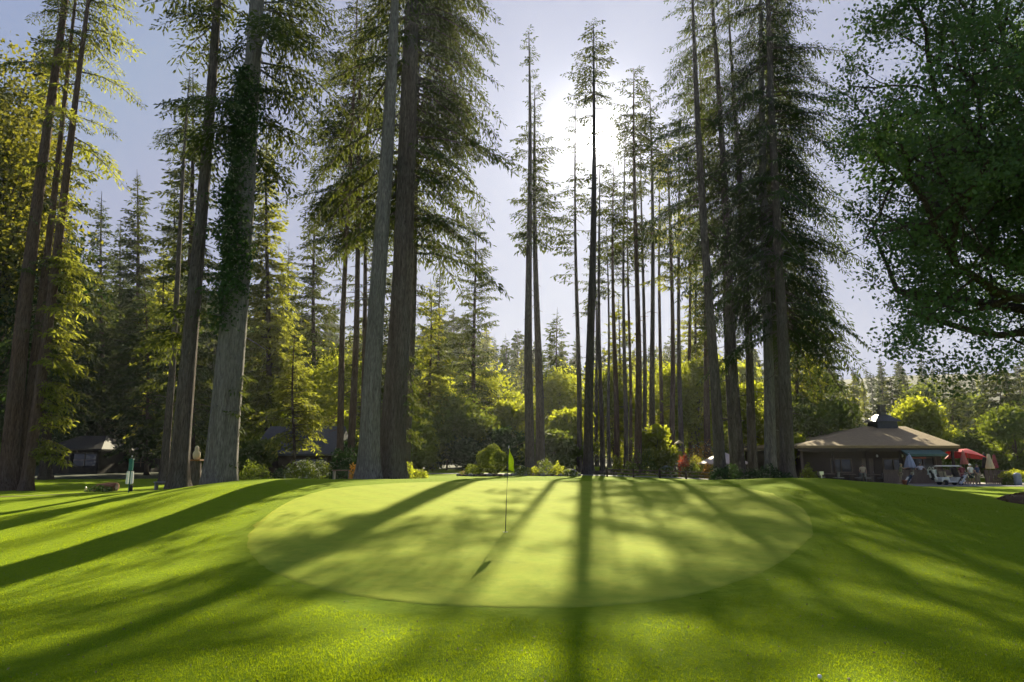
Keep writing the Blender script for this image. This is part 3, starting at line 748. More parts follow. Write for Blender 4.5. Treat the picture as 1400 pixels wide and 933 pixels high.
# --- the forest on the hillside: eight kinds of tree, each copied
kinds = []
for k in range(5):
    tm, cm, _ = conifer_meshes(300+k, 24, .3, 4.0, [4.4, 3.6, 5.0, 4.0, 3.2][k], 5.5, 'far', (0, 0), ring=6, gap=.1, prof=[.75,.85,.7,.9,.8][k])
    kinds.append(('conifer', 'far conifer of the wooded hillside', tm, cm, ['needle','needle_dark','needle','needle_sunlit','needle_dark'][k]))
for k in range(3):
    tm, cm = broad_meshes(320+k, 15, 5, .25, 20, 3000, .85, .08, sub=.42)
    kinds.append(('broadleaf_tree', 'far broadleaf tree of the wooded hillside', tm, cm, ['leaf','leaf_sunlit','leaf'][k]))
protos = {}
rg = np.random.RandomState(9)
cnt = 0
first = {}
def forest_tree(px, d, topy=None, k=None):
    global cnt
    x, y, z = on(px, d)
    k = rg.randint(8) if k is None else k
    nm, lb, tm, cm, lf = kinds[k]
    base_h = 24 if k < 5 else 15
    if topy is not None: s = (at(px, topy, d)[2] - z) / base_h
    else: s = (.75 + .5*rg.rand())
    s = min(max(s, .35), 1.9)
    if k not in first:
        o = thing(nm, lb, nm.replace('_', ' '), (x, y, z-.2), 0, nm.replace('_', ' ') + 's of the wooded hillside')
        link('trunk', tm, M['bark'], o); link('crown', cm, M[lf], o); first[k] = o
    else:
        src = first[k]; o = src.copy(); COL.objects.link(o); o.location = (x, y, z-.2)
        for ch in src.children:
            c = ch.copy(); COL.objects.link(c); c.parent = o
    w = s * (.85 + .3*rg.rand())
    o.scale = (w, w, s); o.rotation_euler = (0, 0, rg.rand()*6.28); cnt += 1
def skyline(px):
    return np.interp(px, [-200, 60, 110, 180, 330, 400, 520, 600, 700, 790, 880, 1000, 1090, 1150, 1215, 1300, 1400, 1600], [310, 330, 370, 375, 395, 425, 455, 430, 456, 478, 470, 470, 480, 505, 488, 512, 500, 480])
for row, (d0, drop, step) in enumerate(((112, 60, 34), (132, 32, 32), (158, 12, 28), (198, 0, 25), (262, 4, 22), (335, 8, 18))):
    px = -170
    while px < 1580:
        forest_tree(px + rg.rand()*14, d0 + rg.rand()*22, skyline(px) + drop + rg.randn()*13, rg.choice([0,1,2,4,3,0,1,2,5,6,7]) if row < 2 else rg.choice([0,1,2,4,1,3]))
        px += step*(.7+.6*rg.rand())
print('forest trees', cnt)
# dark undergrowth under the forest
tm, cm = broad_meshes(400, 5, 4.2, .08, 12, 1300, .55, .0, sub=.5)
for k in range(34):
    px = -120 + k*47 + rg.rand()*20; dd = 100 + rg.rand()*14
    if 100 < px < 0: continue
    x, y, z = on(px, dd)
    if k == 0:
        u0 = thing('bush', 'dark bush at the foot of the wooded hillside', 'bush', (x, y, z-.2), 0, 'bushes along the foot of the wooded hillside'); link('trunk', tm, M['bark'], u0); link('crown', cm, M['leaf'], u0)
    else:
        o = u0.copy(); COL.objects.link(o); o.location = (x, y, z-.2)
        for ch in u0.children: c = ch.copy(); COL.objects.link(c); c.parent = o
        s = .7+.7*rg.rand(); o.scale = (s, s, s); o.rotation_euler = (0, 0, rg.rand()*6)
# ================================================================== BUILT THINGS
P_ = plain
m_woodd = P_('dark_stained_wood', (.055,.035,.025), (.035,.022,.017), .7, 5, .2, stretch=(1,1,8))
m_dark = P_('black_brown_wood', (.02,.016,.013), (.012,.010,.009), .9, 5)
m_plank = P_('weathered_planks', (.21,.155,.12), (.13,.095,.075), .8, 4, .2, stretch=(6,6,.6))
m_shing = P_('tan_shingle_roof', (.36,.26,.135), (.20,.14,.075), .9, 3.5, .6, stretch=(1,1,9), detail=8)
m_slate = P_('grey_shingle_roof', (.10,.10,.105), (.065,.065,.07), .9, 8, .3, stretch=(1,1,6))
m_metal = P_('dark_metal', (.05,.055,.06), None, .4, 10, 0, .6)
m_steel = P_('steel', (.5,.5,.52), None, .3, 10, 0, .9)
m_white = P_('white_paint', (.78,.78,.76), (.70,.70,.68), .4, 8)
m_cream = P_('cream_canvas', (.62,.53,.36), (.55,.46,.30), .8, 5)
m_blue = P_('blue_grey_canvas', (.36,.40,.55), (.30,.34,.48), .8, 5)
m_red = P_('red_canvas', (.55,.03,.05), (.45,.02,.04), .75, 5)
m_salmon = P_('faded_red_canvas', (.50,.17,.14), (.42,.13,.11), .8, 5)
m_black = P_('black_fabric', (.02,.02,.022), None, .8, 8)
m_green = P_('green_awning_canvas', (.08,.15,.13), (.06,.12,.11), .8, 5)
m_teal = P_('teal_green_paint', (.02,.16,.13), (.015,.12,.10), .4, 8)
m_terra = P_('terracotta', (.45,.16,.08), (.38,.13,.07), .8, 8)
m_soil = P_('dark_soil', (.05,.035,.025), (.08,.055,.04), .95, 6, .8)
m_stone = P_('grey_stone', (.26,.25,.23), (.17,.165,.155), .9, 4, .7)
m_log = P_('red_brown_log', (.26,.10,.055), (.18,.07,.04), .9, 6, .6)
m_skin = P_('skin', (.50,.30,.22), None, .5, 10)
m_hair = P_('hair', (.06,.04,.03), None, .7, 30)
m_shirtw = P_('white_shirt', (.72,.70,.74), None, .8, 10)
m_olive = P_('olive_shirt', (.26,.27,.15), None, .8, 10)
m_maroon = P_('maroon_shirt', (.25,.05,.06), None, .8, 10)
m_dgreen = P_('dark_shorts', (.03,.05,.05), None, .8, 10)
m_tan = P_('tan_trousers', (.34,.28,.19), None, .8, 10)
m_rubber = P_('rubber', (.025,.025,.025), None, .8, 10)
m_flagy = leafmat('flag_cloth', (.45,.60,.04), (.50,.62,.04), (.75,.9,.06), .55, .7, .1)
m_flagg = leafmat('amber_flag_cloth', (.75,.45,.03), (.75,.5,.03), (.9,.6,.05), .5, .7, .1)
def glassmat():
    m, nt, out = newmat('window_glass'); p = nt.nodes.new('ShaderNodeBsdfPrincipled')
    p.inputs['Base Color'].default_value = (.03,.035,.04,1); p.inputs['Roughness'].default_value = .08; p.inputs['Specular IOR Level'].default_value = .6
    nt.links.new(p.outputs[0], out.inputs[0]); return m
m_glass = glassmat()
def gthing(name, label, cat, px, d, rz=0, group=None, dz=0):
    x, y, z = on(px, d); return thing(name, label, cat, (x, y, z+dz), rz, group)

# ---- flag and pole in the green
hx, hy, hz0 = on(691, 17.9)
fl = thing('golf_flagstick', 'dark golf flagstick with a drooping yellow-green flag, standing in the putting green', 'flagstick', (hx, hy, hz0))
MB().tube([(0,0,-.08),(.02,0,.7),(.05,0,1.4),(.085,0,2.14)], [.011,.010,.009,.007], 8).build('pole', m_metal, fl, True)
MB().lathe([(.054,-.10),(.054,.012),(.060,.012),(.060,.0)], 16).build('hole_cup', m_white, fl)
# the flag hangs in folds from the pole top
V = []; Fc = []; nu, nv = 14, 12
for a in range(nv+1):
    t = a/nv
    wdt = .03 + .13*math.sin(min(1, t*1.15)*math.pi*.5)**1.1
    for b in range(nu+1):
        s = b/nu
        V.append((.085 - .0002 + wdt*(s) + .012*math.sin(t*9+s*4) - .02*t, .055*math.sin(s*9.5+t*1.3)*(.25+.75*t)*s**.3, 2.12 - .56*t - .05*s))
for a in range(nv):
    for b in range(nu):
        k = a*(nu+1)+b; Fc.append((k, k+1, k+nu+2, k+nu+1))
fm = bpy.data.meshes.new('flag'); fm.from_pydata(V, [], Fc); fm.polygons.foreach_set('use_smooth', [True]*len(Fc)); fo = link('flag', fm, m_flagy, fl)
sm = fo.modifiers.new('thickness', 'SOLIDIFY'); sm.thickness = .003
MB().tube([(.083,0,2.10),(.088,0,2.17)], .012, 8).build('finial', m_white, fl)
f2 = gthing('golf_flagstick', 'second far flagstick with a small amber flag beyond the central giant redwood', 'flagstick', 565, 70)
MB().tube([(0,0,-.1),(0,0,2.15)], .016, 6).build('pole', m_white, f2)
o = MB().add([(0,0,2.13),(.28,.04,2.08),(.36,-.02,1.8),(.30,.03,1.45),(.05,-.02,1.38),(0,0,1.62)], [(0,1,2,5),(5,2,3,4)]).build('flag', m_flagg, f2)
sm = o.modifiers.new('thickness', 'SOLIDIFY'); sm.thickness = .01
x, y, z = on(1121, 7.35)
gb = MB().lathe([(.004,.0),(.014,.003),(.0205,.012),(.0213,.021),(.0205,.030),(.014,.039),(.004,.042)], 16).build('golf_ball', m_white, None, True, loc=(x, y, z+.018)); tag(gb, 'tiny white golf ball lying in the rough at lower right', 'golf ball')

# ---- the lodge
LX0, LX1, LY, LZ = 25.8, 39.8, 64.0, G(33, 62)
ld = thing('lodge', 'low dark timber lodge with a broad tan hipped roof and black roof lantern', 'lodge', (0, 0, 0))
ez = at(1200, 609.5, 62)[2]; ey0, ey1 = 61.6, 78.6; pk = at(1184, 583, 70.1)[2]
ymid = (ey0+ey1)/2
a1, a2 = at(1184, 583, ymid)[0], at(1238, 590, ymid)[0]
rf = MB()
t_ = .22
E0, E1, E2, E3 = (LX0-.4, ey0, ez), (LX1+.2, ey0, ez), (LX1+.2, ey1, ez), (LX0-.4, ey1, ez)
K0, K1 = (a1, ymid, pk), (a2, ymid, pk)
rf.add([E0,E1,E2,E3,K0,K1] + [(v[0], v[1], v[2]-t_) for v in (E0,E1,E2,E3)], [(0,1,5,4),(1,2,5),(2,3,4,5),(3,0,4),(6,7,1,0),(7,8,2,1),(8,9,3,2),(9,6,0,3),(9,8,7,6)])
roof = rf.build('roof', m_shing, ld)
ct = at(1203, 571, ymid)[2]
cx = at(1206, 580, ymid)[0]
lan = MB().box((cx, ymid, pk+.1), (2.1, 2.1, .8), None, .92)
lan.add([(cx-1.35,ymid-1.3,pk+.45),(cx+1.35,ymid-1.3,pk+.45),(cx+1.35,ymid+1.3,pk+.45),(cx-1.35,ymid+1.3,pk+.45),(cx-.5,ymid-.4,pk+1.15),(cx+.5,ymid-.4,pk+1.15),(cx+.5,ymid+.4,pk+1.15),(cx-.5,ymid+.4,pk+1.15)],
  [(3,2,1,0),(0,1,5,4),(1,2,6,5),(2,3,7,6),(3,0,4,7),(4,5,6,7)])
lan.build('roof_lantern', m_metal, roof)
MB().box((cx+.05, ymid, pk+1.35), (.62,.62,.5)).box((cx+.05, ymid, pk+1.66), (.82,.82,.08)).box((cx+.05, ymid, pk+1.92), (.5,.5,.35)).box((cx+.05, ymid, pk+2.14), (.72,.72,.07)).build('chimney', m_slate, roof)
MB().box(((LX0+LX1)/2-.1, ey0+.12, ez-.36), (LX1-LX0+.3, .10, .26)).build('fascia', m_woodd, roof)
z0 = LZ - .2
# walls: rear box with openings left between wall pieces
wy = ey0 + 1.9; wt = ez - .25
wl = MB()
for (a, b, c0, c1) in ((LX0+.6, LX0+3.3, z0, wt),(LX0+5.3, LX0+6.2, z0, wt),(LX0+7.3,LX0+8.1,z0,wt),(LX0+10.1,LX0+10.6,z0,wt),(LX0+13.0,LX1-.5,z0,wt),
                       (LX0+3.3,LX0+5.3,z0,z0+1.1),(LX0+3.3,LX0+5.3,z0+2.4,wt),(LX0+8.1,LX0+10.1,z0,z0+1.1),(LX0+8.1,LX0+10.1,z0+2.4,wt),(LX0+10.6,LX0+13,z0,z0+1.0),(LX0+10.6,LX0+13,z0+2.5,wt),(LX0+6.2,LX0+7.3,z0+2.4,wt)):
    wl.box(((a+b)/2, wy, (c0+c1)/2), (b-a, .18, c1-c0))
wl.box((LX0+.69, (wy+ey1-.6)/2, (z0+wt)/2), (.18, ey1-.6-wy-.2, wt-z0)).box((LX1-.59, (wy+ey1-.6)/2, (z0+wt)/2), (.18, ey1-.6-wy-.2, wt-z0)).box(((LX0+LX1)/2, ey1-.6, (z0+wt)/2), (LX1-LX0-1.4, .18, wt-z0))
wl.build('wall', m_woodd, ld)
for (a, b, c0, c1) in ((LX0+3.3,LX0+5.3,z0+1.1,z0+2.4),(LX0+8.1,LX0+10.1,z0+1.1,z0+2.4),(LX0+10.6,LX0+13,z0+1.0,z0+2.5)):
    f = MB(); f.box((a+.05, wy-.03, (c0+c1)/2), (.1,.2,c1-c0)).box((b-.05, wy-.03, (c0+c1)/2), (.1,.2,c1-c0)).box(((a+b)/2, wy-.03, c0+.05), (b-a-.2,.2,.1)).box(((a+b)/2, wy-.03, c1-.05), (b-a-.2,.2,.1)).box(((a+b)/2, wy-.02, (c0+c1)/2), (.06,.16,c1-c0-.2))
    wf = f.build('window', m_plank, ld)
    MB().box(((a+b)/2, wy+.02, (c0+c1)/2), (b-a-.2,.02,c1-c0-.2)).build('pane', m_glass, wf)
dr = MB().box((LX0+6.75, wy, z0+1.2), (1.06,.07,2.38)).box((LX0+6.75, wy-.05, z0+1.75), (.7,.05,.8)).build('door', m_plank, ld)
MB().tube([(LX0+7.15,wy-.08,z0+1.1),(LX0+7.15,wy-.11,z0+1.2)], .03, 8).build('handle', m_steel, dr)
for i_, x_ in enumerate((LX0+.15, LX0+3.0, LX0+6.0, LX0+9.0, LX0+12.0, LX1-.3)):
    MB().box((x_, ey0+.45, (z0+ez-.25)/2), (.18,.18,ez-.25-z0)).box((x_, ey0+.45, z0+.2), (.28,.28,.4)).build('post', m_plank if i_ == 0 else m_woodd, ld)
MB().box(((LX0+LX1)/2, ey0+.45, ez-.40), (LX1-LX0, .2, .2)).build('beam', m_woodd, ld)
aw = MB().add([(LX0+8.9,ey0-.9,ez-.75),(LX1-1.6,ey0-.9,ez-.75),(LX1-1.6,ey0+.3,ez-.30),(LX0+8.9,ey0+.3,ez-.30),(LX0+8.9,ey0-.9,ez-.95),(LX1-1.6,ey0-.9,ez-.95),(LX1-1.6,ey0+.3,ez-.36),(LX0+8.9,ey0+.3,ez-.36)],
   [(0,1,2,3),(4,7,6,5),(0,4,5,1),(1,5,6,2),(2,6,7,3),(3,7,4,0)]).build('awning', m_green, ld)
sg = MB().box((LX0+11.4, wy-.16, z0+2.72), (1.5,.06,.2)).box((LX0+11.4, wy-.16, z0+2.45), (1.3,.06,.14)).build('hanging_board', m_salmon, ld)
for x_ in (LX0+7.6, LX0+9.9): MB().lathe([(.04,0),(.09,.05),(.09,.2),(.03,.25)], 10, (x_, wy-.18, z0+2.5)).build('wall_lantern', m_white, ld)

# ---- patio fence, gate and things on it
def fence_run(name, label, x0, x1, y, z, h, group=None, gap=.02, pw=.13, mat=None):
    t = thing(name, label, 'fence', (x0, y, z)); mat = mat or m_plank
    n_ = int((x1-x0)/(pw+gap)); b = MB()
    for i_ in range(n_): b.box((i_*(pw+gap)+pw/2, 0, .06+h/2), (pw, .025, h*(.98+.04*rnd.random())))
    b.build('boards', mat, t)
    MB().box(((x1-x0)/2, -.045, h+.08), (x1-x0+.1, .14, .05)).build('top_rail', mat, t)
    MB().box(((x1-x0)/2, .04, .25), (x1-x0, .05, .09)).build('lower_rail', mat, t)
    k = 0
    while k*2.4 <= x1-x0+.01: MB().box((k*2.4, -.06, (h+.1)/2), (.11,.09,h+.15)).build('post', mat, t); k += 1
    return t
FY = 59.6; fz = G(38, FY) - .02
fa = at(1208, 650, FY)[0]; fb = at(1300, 650, FY)[0]; fc = at(1345, 650, FY)[0]; fd = at(1382, 650, FY)[0]
fence_run('board_fence', 'brown board fence along the patio in front of the lodge', fa, fb, FY, fz, 1.15)
fence_run('board_fence', 'lower stretch of open board fence behind the man in white', fb+.2, fc-.1, FY+.4, fz, .95, gap=.10)
fence_run('board_fence', 'board fence stretch by the topiary at the right edge', fc+.1, fd, FY, fz, 1.1, gap=.05)
def brd(px, py, w, h, d, lb):
    x, y, z = at(px, py, d); t = thing('notice_board', lb, 'notice board', (x, y, z))
    MB().box((0,0,0), (w,.04,h)).build('panel', P_('pale_green_panel', (.55,.66,.60)), t)
    MB().box((0,-.01,h/2+.03), (w+.1,.06,.06)).box((0,-.01,-h/2-.03), (w+.1,.06,.06)).build('frame', m_white, t)
    return t
brd(1274, 645.5, .75, .30, FY-.12, 'small pale green blank board hung on the patio fence')
def umbrella_closed(lb, px, pyt, pyb, d, mat, rm=.34):
    x, y, zt = at(px, pyt, d); zb = at(px, pyb, d)[2]; zg = G(x, y); t = thing('patio_umbrella', lb, 'umbrella', (x, y, zg))
    MB().tube([(0,0,0),(0,0,zt-zg+.1)], .03, 8).build('pole', m_plank, t)
    H_ = zt-zb; b_ = zb-zg
    MB().lathe([(.10,0),(.30,0),(.30,.08),(.06,.12)], 14).build('base', m_stone, t)
    MB().lathe([(rm*.95,b_),(rm,b_+.12*H_),(rm*.72,b_+.45*H_),(rm*.42,b_+.75*H_),(.10,b_+.96*H_),(.03,b_+H_)], 32, pleat=.16, npl=8).build('canopy', mat, t, True)
    return t
umbrella_closed('folded blue-grey patio umbrella standing behind the fence by the lodge awning', 1242, 620, 640, 60.8, m_blue, .42)
umbrella_closed('folded faded red patio umbrella behind the golf cart roof', 1316, 617, 635, 60.9, m_salmon, .28)
umbrella_closed('folded cream patio umbrella to the right of the open red one', 1351, 621, 641, 60.8, m_cream, .30)
umbrella_closed('folded black patio umbrella just left of the cream one', 1345, 620, 640, 61.6, m_black, .26)
umbrella_closed('folded maroon patio umbrella just right of the cream one', 1358.5, 622, 640, 61.8, m_maroon, .22)
def umbrella_open(lb, px, py, d, mat, r, tilt=0):
    x, y, zt = at(px, py, d); zg = G(x, y); t = thing('patio_umbrella', lb, 'umbrella', (x, y, zg)); h = zt-zg
    MB().tube([(0,0,0),(0,0,h-.05)], .03, 8).build('pole', m_plank, t); MB().lathe([(.10,0),(.30,0),(.30,.08),(.06,.12)], 14).build('base', m_stone, t)
    vs = [(0,0,0)]; fs = []; rot = Matrix.Rotation(tilt, 3, 'Y')
    for rr_, zz_ in ((r*.5,-.26),(r,-.62)):
        for k_ in range(8): vs.append((rr_*math.cos(k_*math.pi/4), rr_*math.sin(k_*math.pi/4), zz_))
    for k_ in range(8):
        k2_ = (k_+1) % 8; fs += [(0,1+k_,1+k2_),(1+k_,9+k_,9+k2_,1+k2_)]
    c_ = MB().add([tuple(rot @ Vector(v) + Vector((0,0,h))) for v in vs], fs).build('canopy', mat, t); s_ = c_.modifiers.new('thickness', 'SOLIDIFY'); s_.thickness = .015
    for k_ in range(8):
        a_ = rot @ Vector((r*.97*math.cos(k_*math.pi/4), r*.97*math.sin(k_*math.pi/4), -.66)) + Vector((0,0,h))
        MB().tube([(0,0,h-.12), a_], .012, 4).build('rib', m_metal, t)
umbrella_open('open bright red patio umbrella tilted to the right', 1322, 613.5, 62.6, m_red, 1.7, .22)
umbrella_open('small open red umbrella half hidden at the corner of the lodge roof', 1303, 617, 63.2, m_red, .8, -.1)

def table(lb, px, d):
    t = gthing('patio_table', lb, 'table', px, d, 0, None, .06); MB().lathe([(.50,.70),(.52,.72),(.52,.74),(.50,.76)], 20).build('tabletop', m_plank, t)
    MB().tube([(0,0,0),(0,0,.7)], .03, 8).lathe([(.28,0),(.26,.03),(.05,.06)], 12).build('pedestal', m_metal, t)
table('round table on the lodge porch near the door', 1162, 60.3); table('round table on the lodge porch left of the fence', 1196, 60.1); table('round table on the lodge porch near the left corner', 1134, 60.6)
def chair(lb, px, d, rz):
    t = gthing('patio_chair', lb, 'chair', px, d, rz, 'chairs on the lodge porch', .06)
    MB().box((0,0,.44), (.44,.42,.04)).build('seat', m_steel, t); MB().box((0,.20,.70), (.42,.03,.36)).build('backrest', m_steel, t)
    for sx in (-.19,.19):
        for sy in (-.18,.19): MB().tube([(sx,sy,0),(sx,sy,.44 if sy < 0 else .86)], .015, 5).build('leg', m_metal, t)
for k_, (px_, d_, rz_) in enumerate(((1150,60.2,1.5),(1174,60.4,-1.5),(1187,60.0,1.4),(1205,60.3,-1.6),(1124,60.4,1.6),(1144,60.8,-1.5))):
    chair('light metal chair at a round table on the lodge porch', px_, d_, rz_)
# ---- people
def skin_obj(name, pts, edges, rad, mat, parent, sub=1):
    me = bpy.data.meshes.new(name); me.from_pydata(pts, edges, []); me.update()
    o = link(name, me, mat, parent)
    s = o.modifiers.new('skin', 'SKIN'); s.use_smooth_shade = True
    for i_, r_ in enumerate(rad):
        rr_ = r_ if isinstance(r_, tuple) else (r_, r_)
        me.skin_vertices[0].data[i_].radius = rr_; me.skin_vertices[0].data[i_].use_root = (i_ == 0)
    if sub: m_ = o.modifiers.new('smooth', 'SUBSURF'); m_.levels = sub; m_.render_levels = sub
    return o
def person(label, px, d, rz, shirt, legs_mat, la, ra, short=True, hat=None, stance=.12, lean=0., h=1.76, seated=False, group=None, ppos=None, step=0.):
    loc = ppos or on(px, d); t = thing('person', label, 'person', loc, rz, group); s = h/1.76
    hipz = .92
    hip = Vector((0, 0, hipz)); ch = Vector((0, -lean*.45, 1.38)); nk = Vector((0, -lean*.55, 1.50)); hd = Vector((0, -lean*.62-.01, 1.60)); tp = Vector((0, -lean*.64, 1.70))
    P = [hip, Vector((0,-lean*.2,1.12)), ch, nk, hd, tp]; Ed = [(0,1),(1,2),(2,3),(3,4),(4,5)]; Rd = [(.15,.11),(.135,.10),(.155,.105),.052,(.078,.095),(.062,.075)]
    L = {}
    for sx, arm in ((-1, la), (1, ra)):
        sh = ch + Vector((sx*.18, 0, .05)); el = sh + Vector(arm[0]); wr = el + Vector(arm[1]); hn = wr + (Vector(arm[1]).normalized()*.085)
        i0 = len(P); P += [sh, el, wr, hn]; Ed += [(2,i0),(i0,i0+1),(i0+1,i0+2),(i0+2,i0+3)]; Rd += [.062,.045,.027,(.036,.020)]
        dv = (hn-wr).normalized(); sd_ = dv.cross(Vector((0,1,0.01))).normalized()
        for k_ in range(5):
            off = sd_*(-.03+.018*k_); ln_ = (.06,.075,.08,.072,.055)[k_]
            if k_ == 4: off = sd_*.04 - dv*.04; dvv = (dv + sd_*.7).normalized()
            else: dvv = dv
            j0 = len(P); P += [hn+off+dvv*ln_*.5, hn+off+dvv*ln_ + Vector((0,-.015,0))]; Ed += [(i0+3,j0),(j0,j0+1)]; Rd += [.009,.008]
        kn = Vector((sx*(.10+stance*.4), -.02 - sx*step*.5, .49)); an = Vector((sx*(.10+stance), .02 - sx*step, .09)); toe = an + Vector((sx*.03, -.15, -.05)); hp = Vector((sx*.095, 0, .88))
        k0 = len(P); P += [hp, kn, an, toe]; Ed += [(0,k0),(k0,k0+1),(k0+1,k0+2),(k0+2,k0+3)]; Rd += [.088,.058,.038,.034]
        L[sx] = (sh, el, wr, hp, kn, an, toe)
    j0 = len(P); P += [hd+Vector((0,-.10,-.005))]; Ed += [(4,j0)]; Rd += [.014]
    P = [p*s for p in P]; sc_ = lambda r_: tuple(v*s for v in r_) if isinstance(r_, tuple) else r_*s
    skin_obj('body', P, Ed, [sc_(r_) for r_ in Rd], m_skin, t)
    # shirt
    Q_ = [hip+Vector((0,0,.02)), Vector((0,-lean*.2,1.14)), ch, ch+Vector((0,-lean*.05,.09))]; E_ = [(0,1),(1,2),(2,3)]; R_ = [(.175,.13),(.165,.12),(.18,.125),(.09,.08)]
    for sx in (-1, 1):
        sh, el = L[sx][0], L[sx][1]; k0 = len(Q_); Q_ += [sh, sh.lerp(el, .75)]; E_ += [(2,k0),(k0,k0+1)]; R_ += [.078,.066]
    skin_obj('shirt', [p*s for p in Q_], E_, [sc_(r_) for r_ in R_], shirt, t)
    Q_ = [hip]; E_ = []; R_ = [(.17,.13)]
    for sx in (-1, 1):
        hp, kn, an = L[sx][3], L[sx][4], L[sx][5]; k0 = len(Q_); Q_ += [hp, kn.lerp(hp, .12)]; E_ += [(0,k0),(k0,k0+1)]; R_ += [.105,.085]
        if not short: Q_ += [an+Vector((0,0,.03))]; E_ += [(k0+1,k0+2)]; R_ += [.062]
    skin_obj('shorts' if short else 'trousers', [p*s for p in Q_], E_, [sc_(r_) for r_ in R_], legs_mat, t)
    for sx in (-1, 1):
        an, toe = L[sx][5], L[sx][6]
        skin_obj('shoe', [(an+Vector((0,.02,-.045)))*s, (toe+Vector((0,-.01,.008)))*s], [(0,1)], [.048*s,.040*s], m_white if short else m_black, t, 1)
    b = MB()
    for sx in (-1, 1): b.lathe([(.002,-.008),(.009,0),(.002,.008)], 6, (sx*.03*s, (hd.y-.092)*s, (hd.z+.015)*s))
    b.box((0, (hd.y-.096)*s, (hd.z-.045)*s), (.045*s,.01,.008)).build('face_features', m_hair, t)
    b = MB(); c_ = tp*s
    b.lathe([(.094*s,-.075*s),(.100*s,-.03*s),(.088*s,.03*s),(.05*s,.065*s),(.01,.075*s)], 14, (c_.x, c_.y+.012, c_.z-.01))
    b.build('hair' if not hat else 'cap', hat or m_hair, t, True)
    if hat: MB().box((0, c_.y-.12*s, c_.z-.045*s), (.15*s,.12*s,.015)).build('cap_brim', hat, t)
    return t
person('person in a dark blue top standing by the right-hand fence stretch', 1338, 58.4, .4, P_('navy_shirt', (.05,.07,.14)), m_tan, ((-.10,0,-.26),(.03,-.1,-.2)), ((.10,0,-.26),(-.03,-.1,-.2)), False, None, stance=.05, h=1.72)
person('person in a pale top on the lodge porch beside the door', 1181, 60.9, -.3, m_cream, m_dgreen, ((-.10,0,-.26),(.03,-.14,-.16)), ((.10,0,-.26),(-.03,-.14,-.16)), False, None, stance=.05, h=1.70)
person('man in a white shirt and dark shorts standing right of the golf cart', 1329, 57.6, .25, m_shirtw, m_dgreen, ((-.13,0,-.26),(.02,-.12,-.2)), ((.17,.02,-.22),(-.10,-.06,-.21)), True, m_white, stance=.1)
person('person in an olive shirt with arms stretched out over the fence top', 1232, 58.3, .9, m_olive, m_tan, ((-.05,-.24,-.10),(.05,-.24,.05)), ((.06,-.25,-.08),(-.02,-.24,.05)), False, m_tan, stance=.03, lean=.18)
person('person in a maroon top standing behind the golf cart', 1317, 59.0, -.3, m_maroon, m_maroon, ((-.08,0,-.27),(.04,-.1,-.22)), ((.08,0,-.27),(-.04,-.12,-.2)), False, None, stance=.05, h=1.68)
person('person in a white top behind the fence, right of the folded blue-grey umbrella', 1260, 61.2, 0, m_shirtw, m_dgreen, ((-.22,-.02,-.16),(-.05,-.05,-.22)), ((.22,-.02,-.16),(.05,-.05,-.22)), False, m_black, stance=.04, h=1.82)

# ---- golf bags and cart
def golf_bag(lb, loc, rz, tilt, body, accent, stand=True, s=1.):
    t = thing('golf_bag', lb, 'golf bag', loc, rz, None, s); t.rotation_euler = (0, tilt, rz)
    b = MB().lathe([(.10,0),(.13,.02),(.125,.3),(.12,.6),(.135,.86),(.14,.9),(.10,.9)], 16).build('bag_body', body, t, True)
    MB().box((-.13,0,.45), (.09,.18,.42)).build('pocket', accent, t, bevel=.02)
    MB().tube([(.12,.05,.78),(.20,.08,.6),(.19,.07,.4),(.12,.05,.25)], .018, 6).build('strap', accent, t)
    for k_ in range(7):
        a_ = k_*.9; p = Vector((.06*math.cos(a_), .06*math.sin(a_), .6)); q_ = p + Vector((.05*math.cos(a_), .05*math.sin(a_), .48+.06*(k_ % 3)))
        c = MB().tube([p, q_], .007, 5)
        if k_ < 3: c.lathe([(.01,-.03),(.04,0),(.045,.05),(.02,.09)], 8, q_, 1.3, .8)
        else: c.box(q_+Vector((.02,0,.02)), (.075,.02,.055))
        c.build('golf_club', m_steel if k_ >= 3 else (m_white if k_ == 0 else m_black), t)
    if stand:
        for sy in (-1, 1): MB().tube([(-.12,sy*.06,.80),(-.52,sy*.24,.22)], .010, 6).build('stand_leg', m_metal, t)
    return t
x, y, z = on(1248, 58.0)
golf_bag('navy and white golf bag leaning on its stand by the patio fence', (x-.6, y, z+.05), 0, .62, P_('navy_nylon', (.03,.05,.09)), m_white)
x, y, z = on(1241, 58.2)
pt = thing('flower_pot', 'terracotta pot beside the leaning golf bag', 'flower pot', (x-.35, y-.2, z))
MB().lathe([(.13,0),(.19,.32),(.21,.32),(.21,.40),(.17,.40),(.16,.33)], 16).build('pot', m_terra, pt, True)
x, y, z = on(1299, 57.8)
gc = thing('golf_cart', 'white golf cart with a flat white roof parked at the patio fence', 'golf cart', (x, y, z), 0, None, .84)
body = MB().prism([(-1.15,.35),(-1.12,.62),(-.95,.78),(-.35,.80),(-.30,.42),(.35,.40),(.45,.72),(.70,.80),(1.05,.68),(1.22,.48),(1.20,.34),(1.05,.30),(.95,.50),(.75,.58),(.55,.50),(.46,.28),(-.42,.28),(-.52,.50),(-.75,.58),(-.95,.50),(-1.05,.32)], -.58, .58).build('body', m_white, gc, bevel=.03)
MB().box((-.35, 0, .86), (.55,1.05,.13)).build('seat', m_cream, gc, bevel=.03); MB().box((-.66, 0, 1.12), (.12,1.05,.42), ('Y', -.12)).build('backrest', m_cream, gc, bevel=.03)
MB().box((-.10,0,1.86), (2.05,1.15,.07)).box((-.10,0,1.915), (1.8,.95,.05)).build('roof', m_white, gc, bevel=.02)
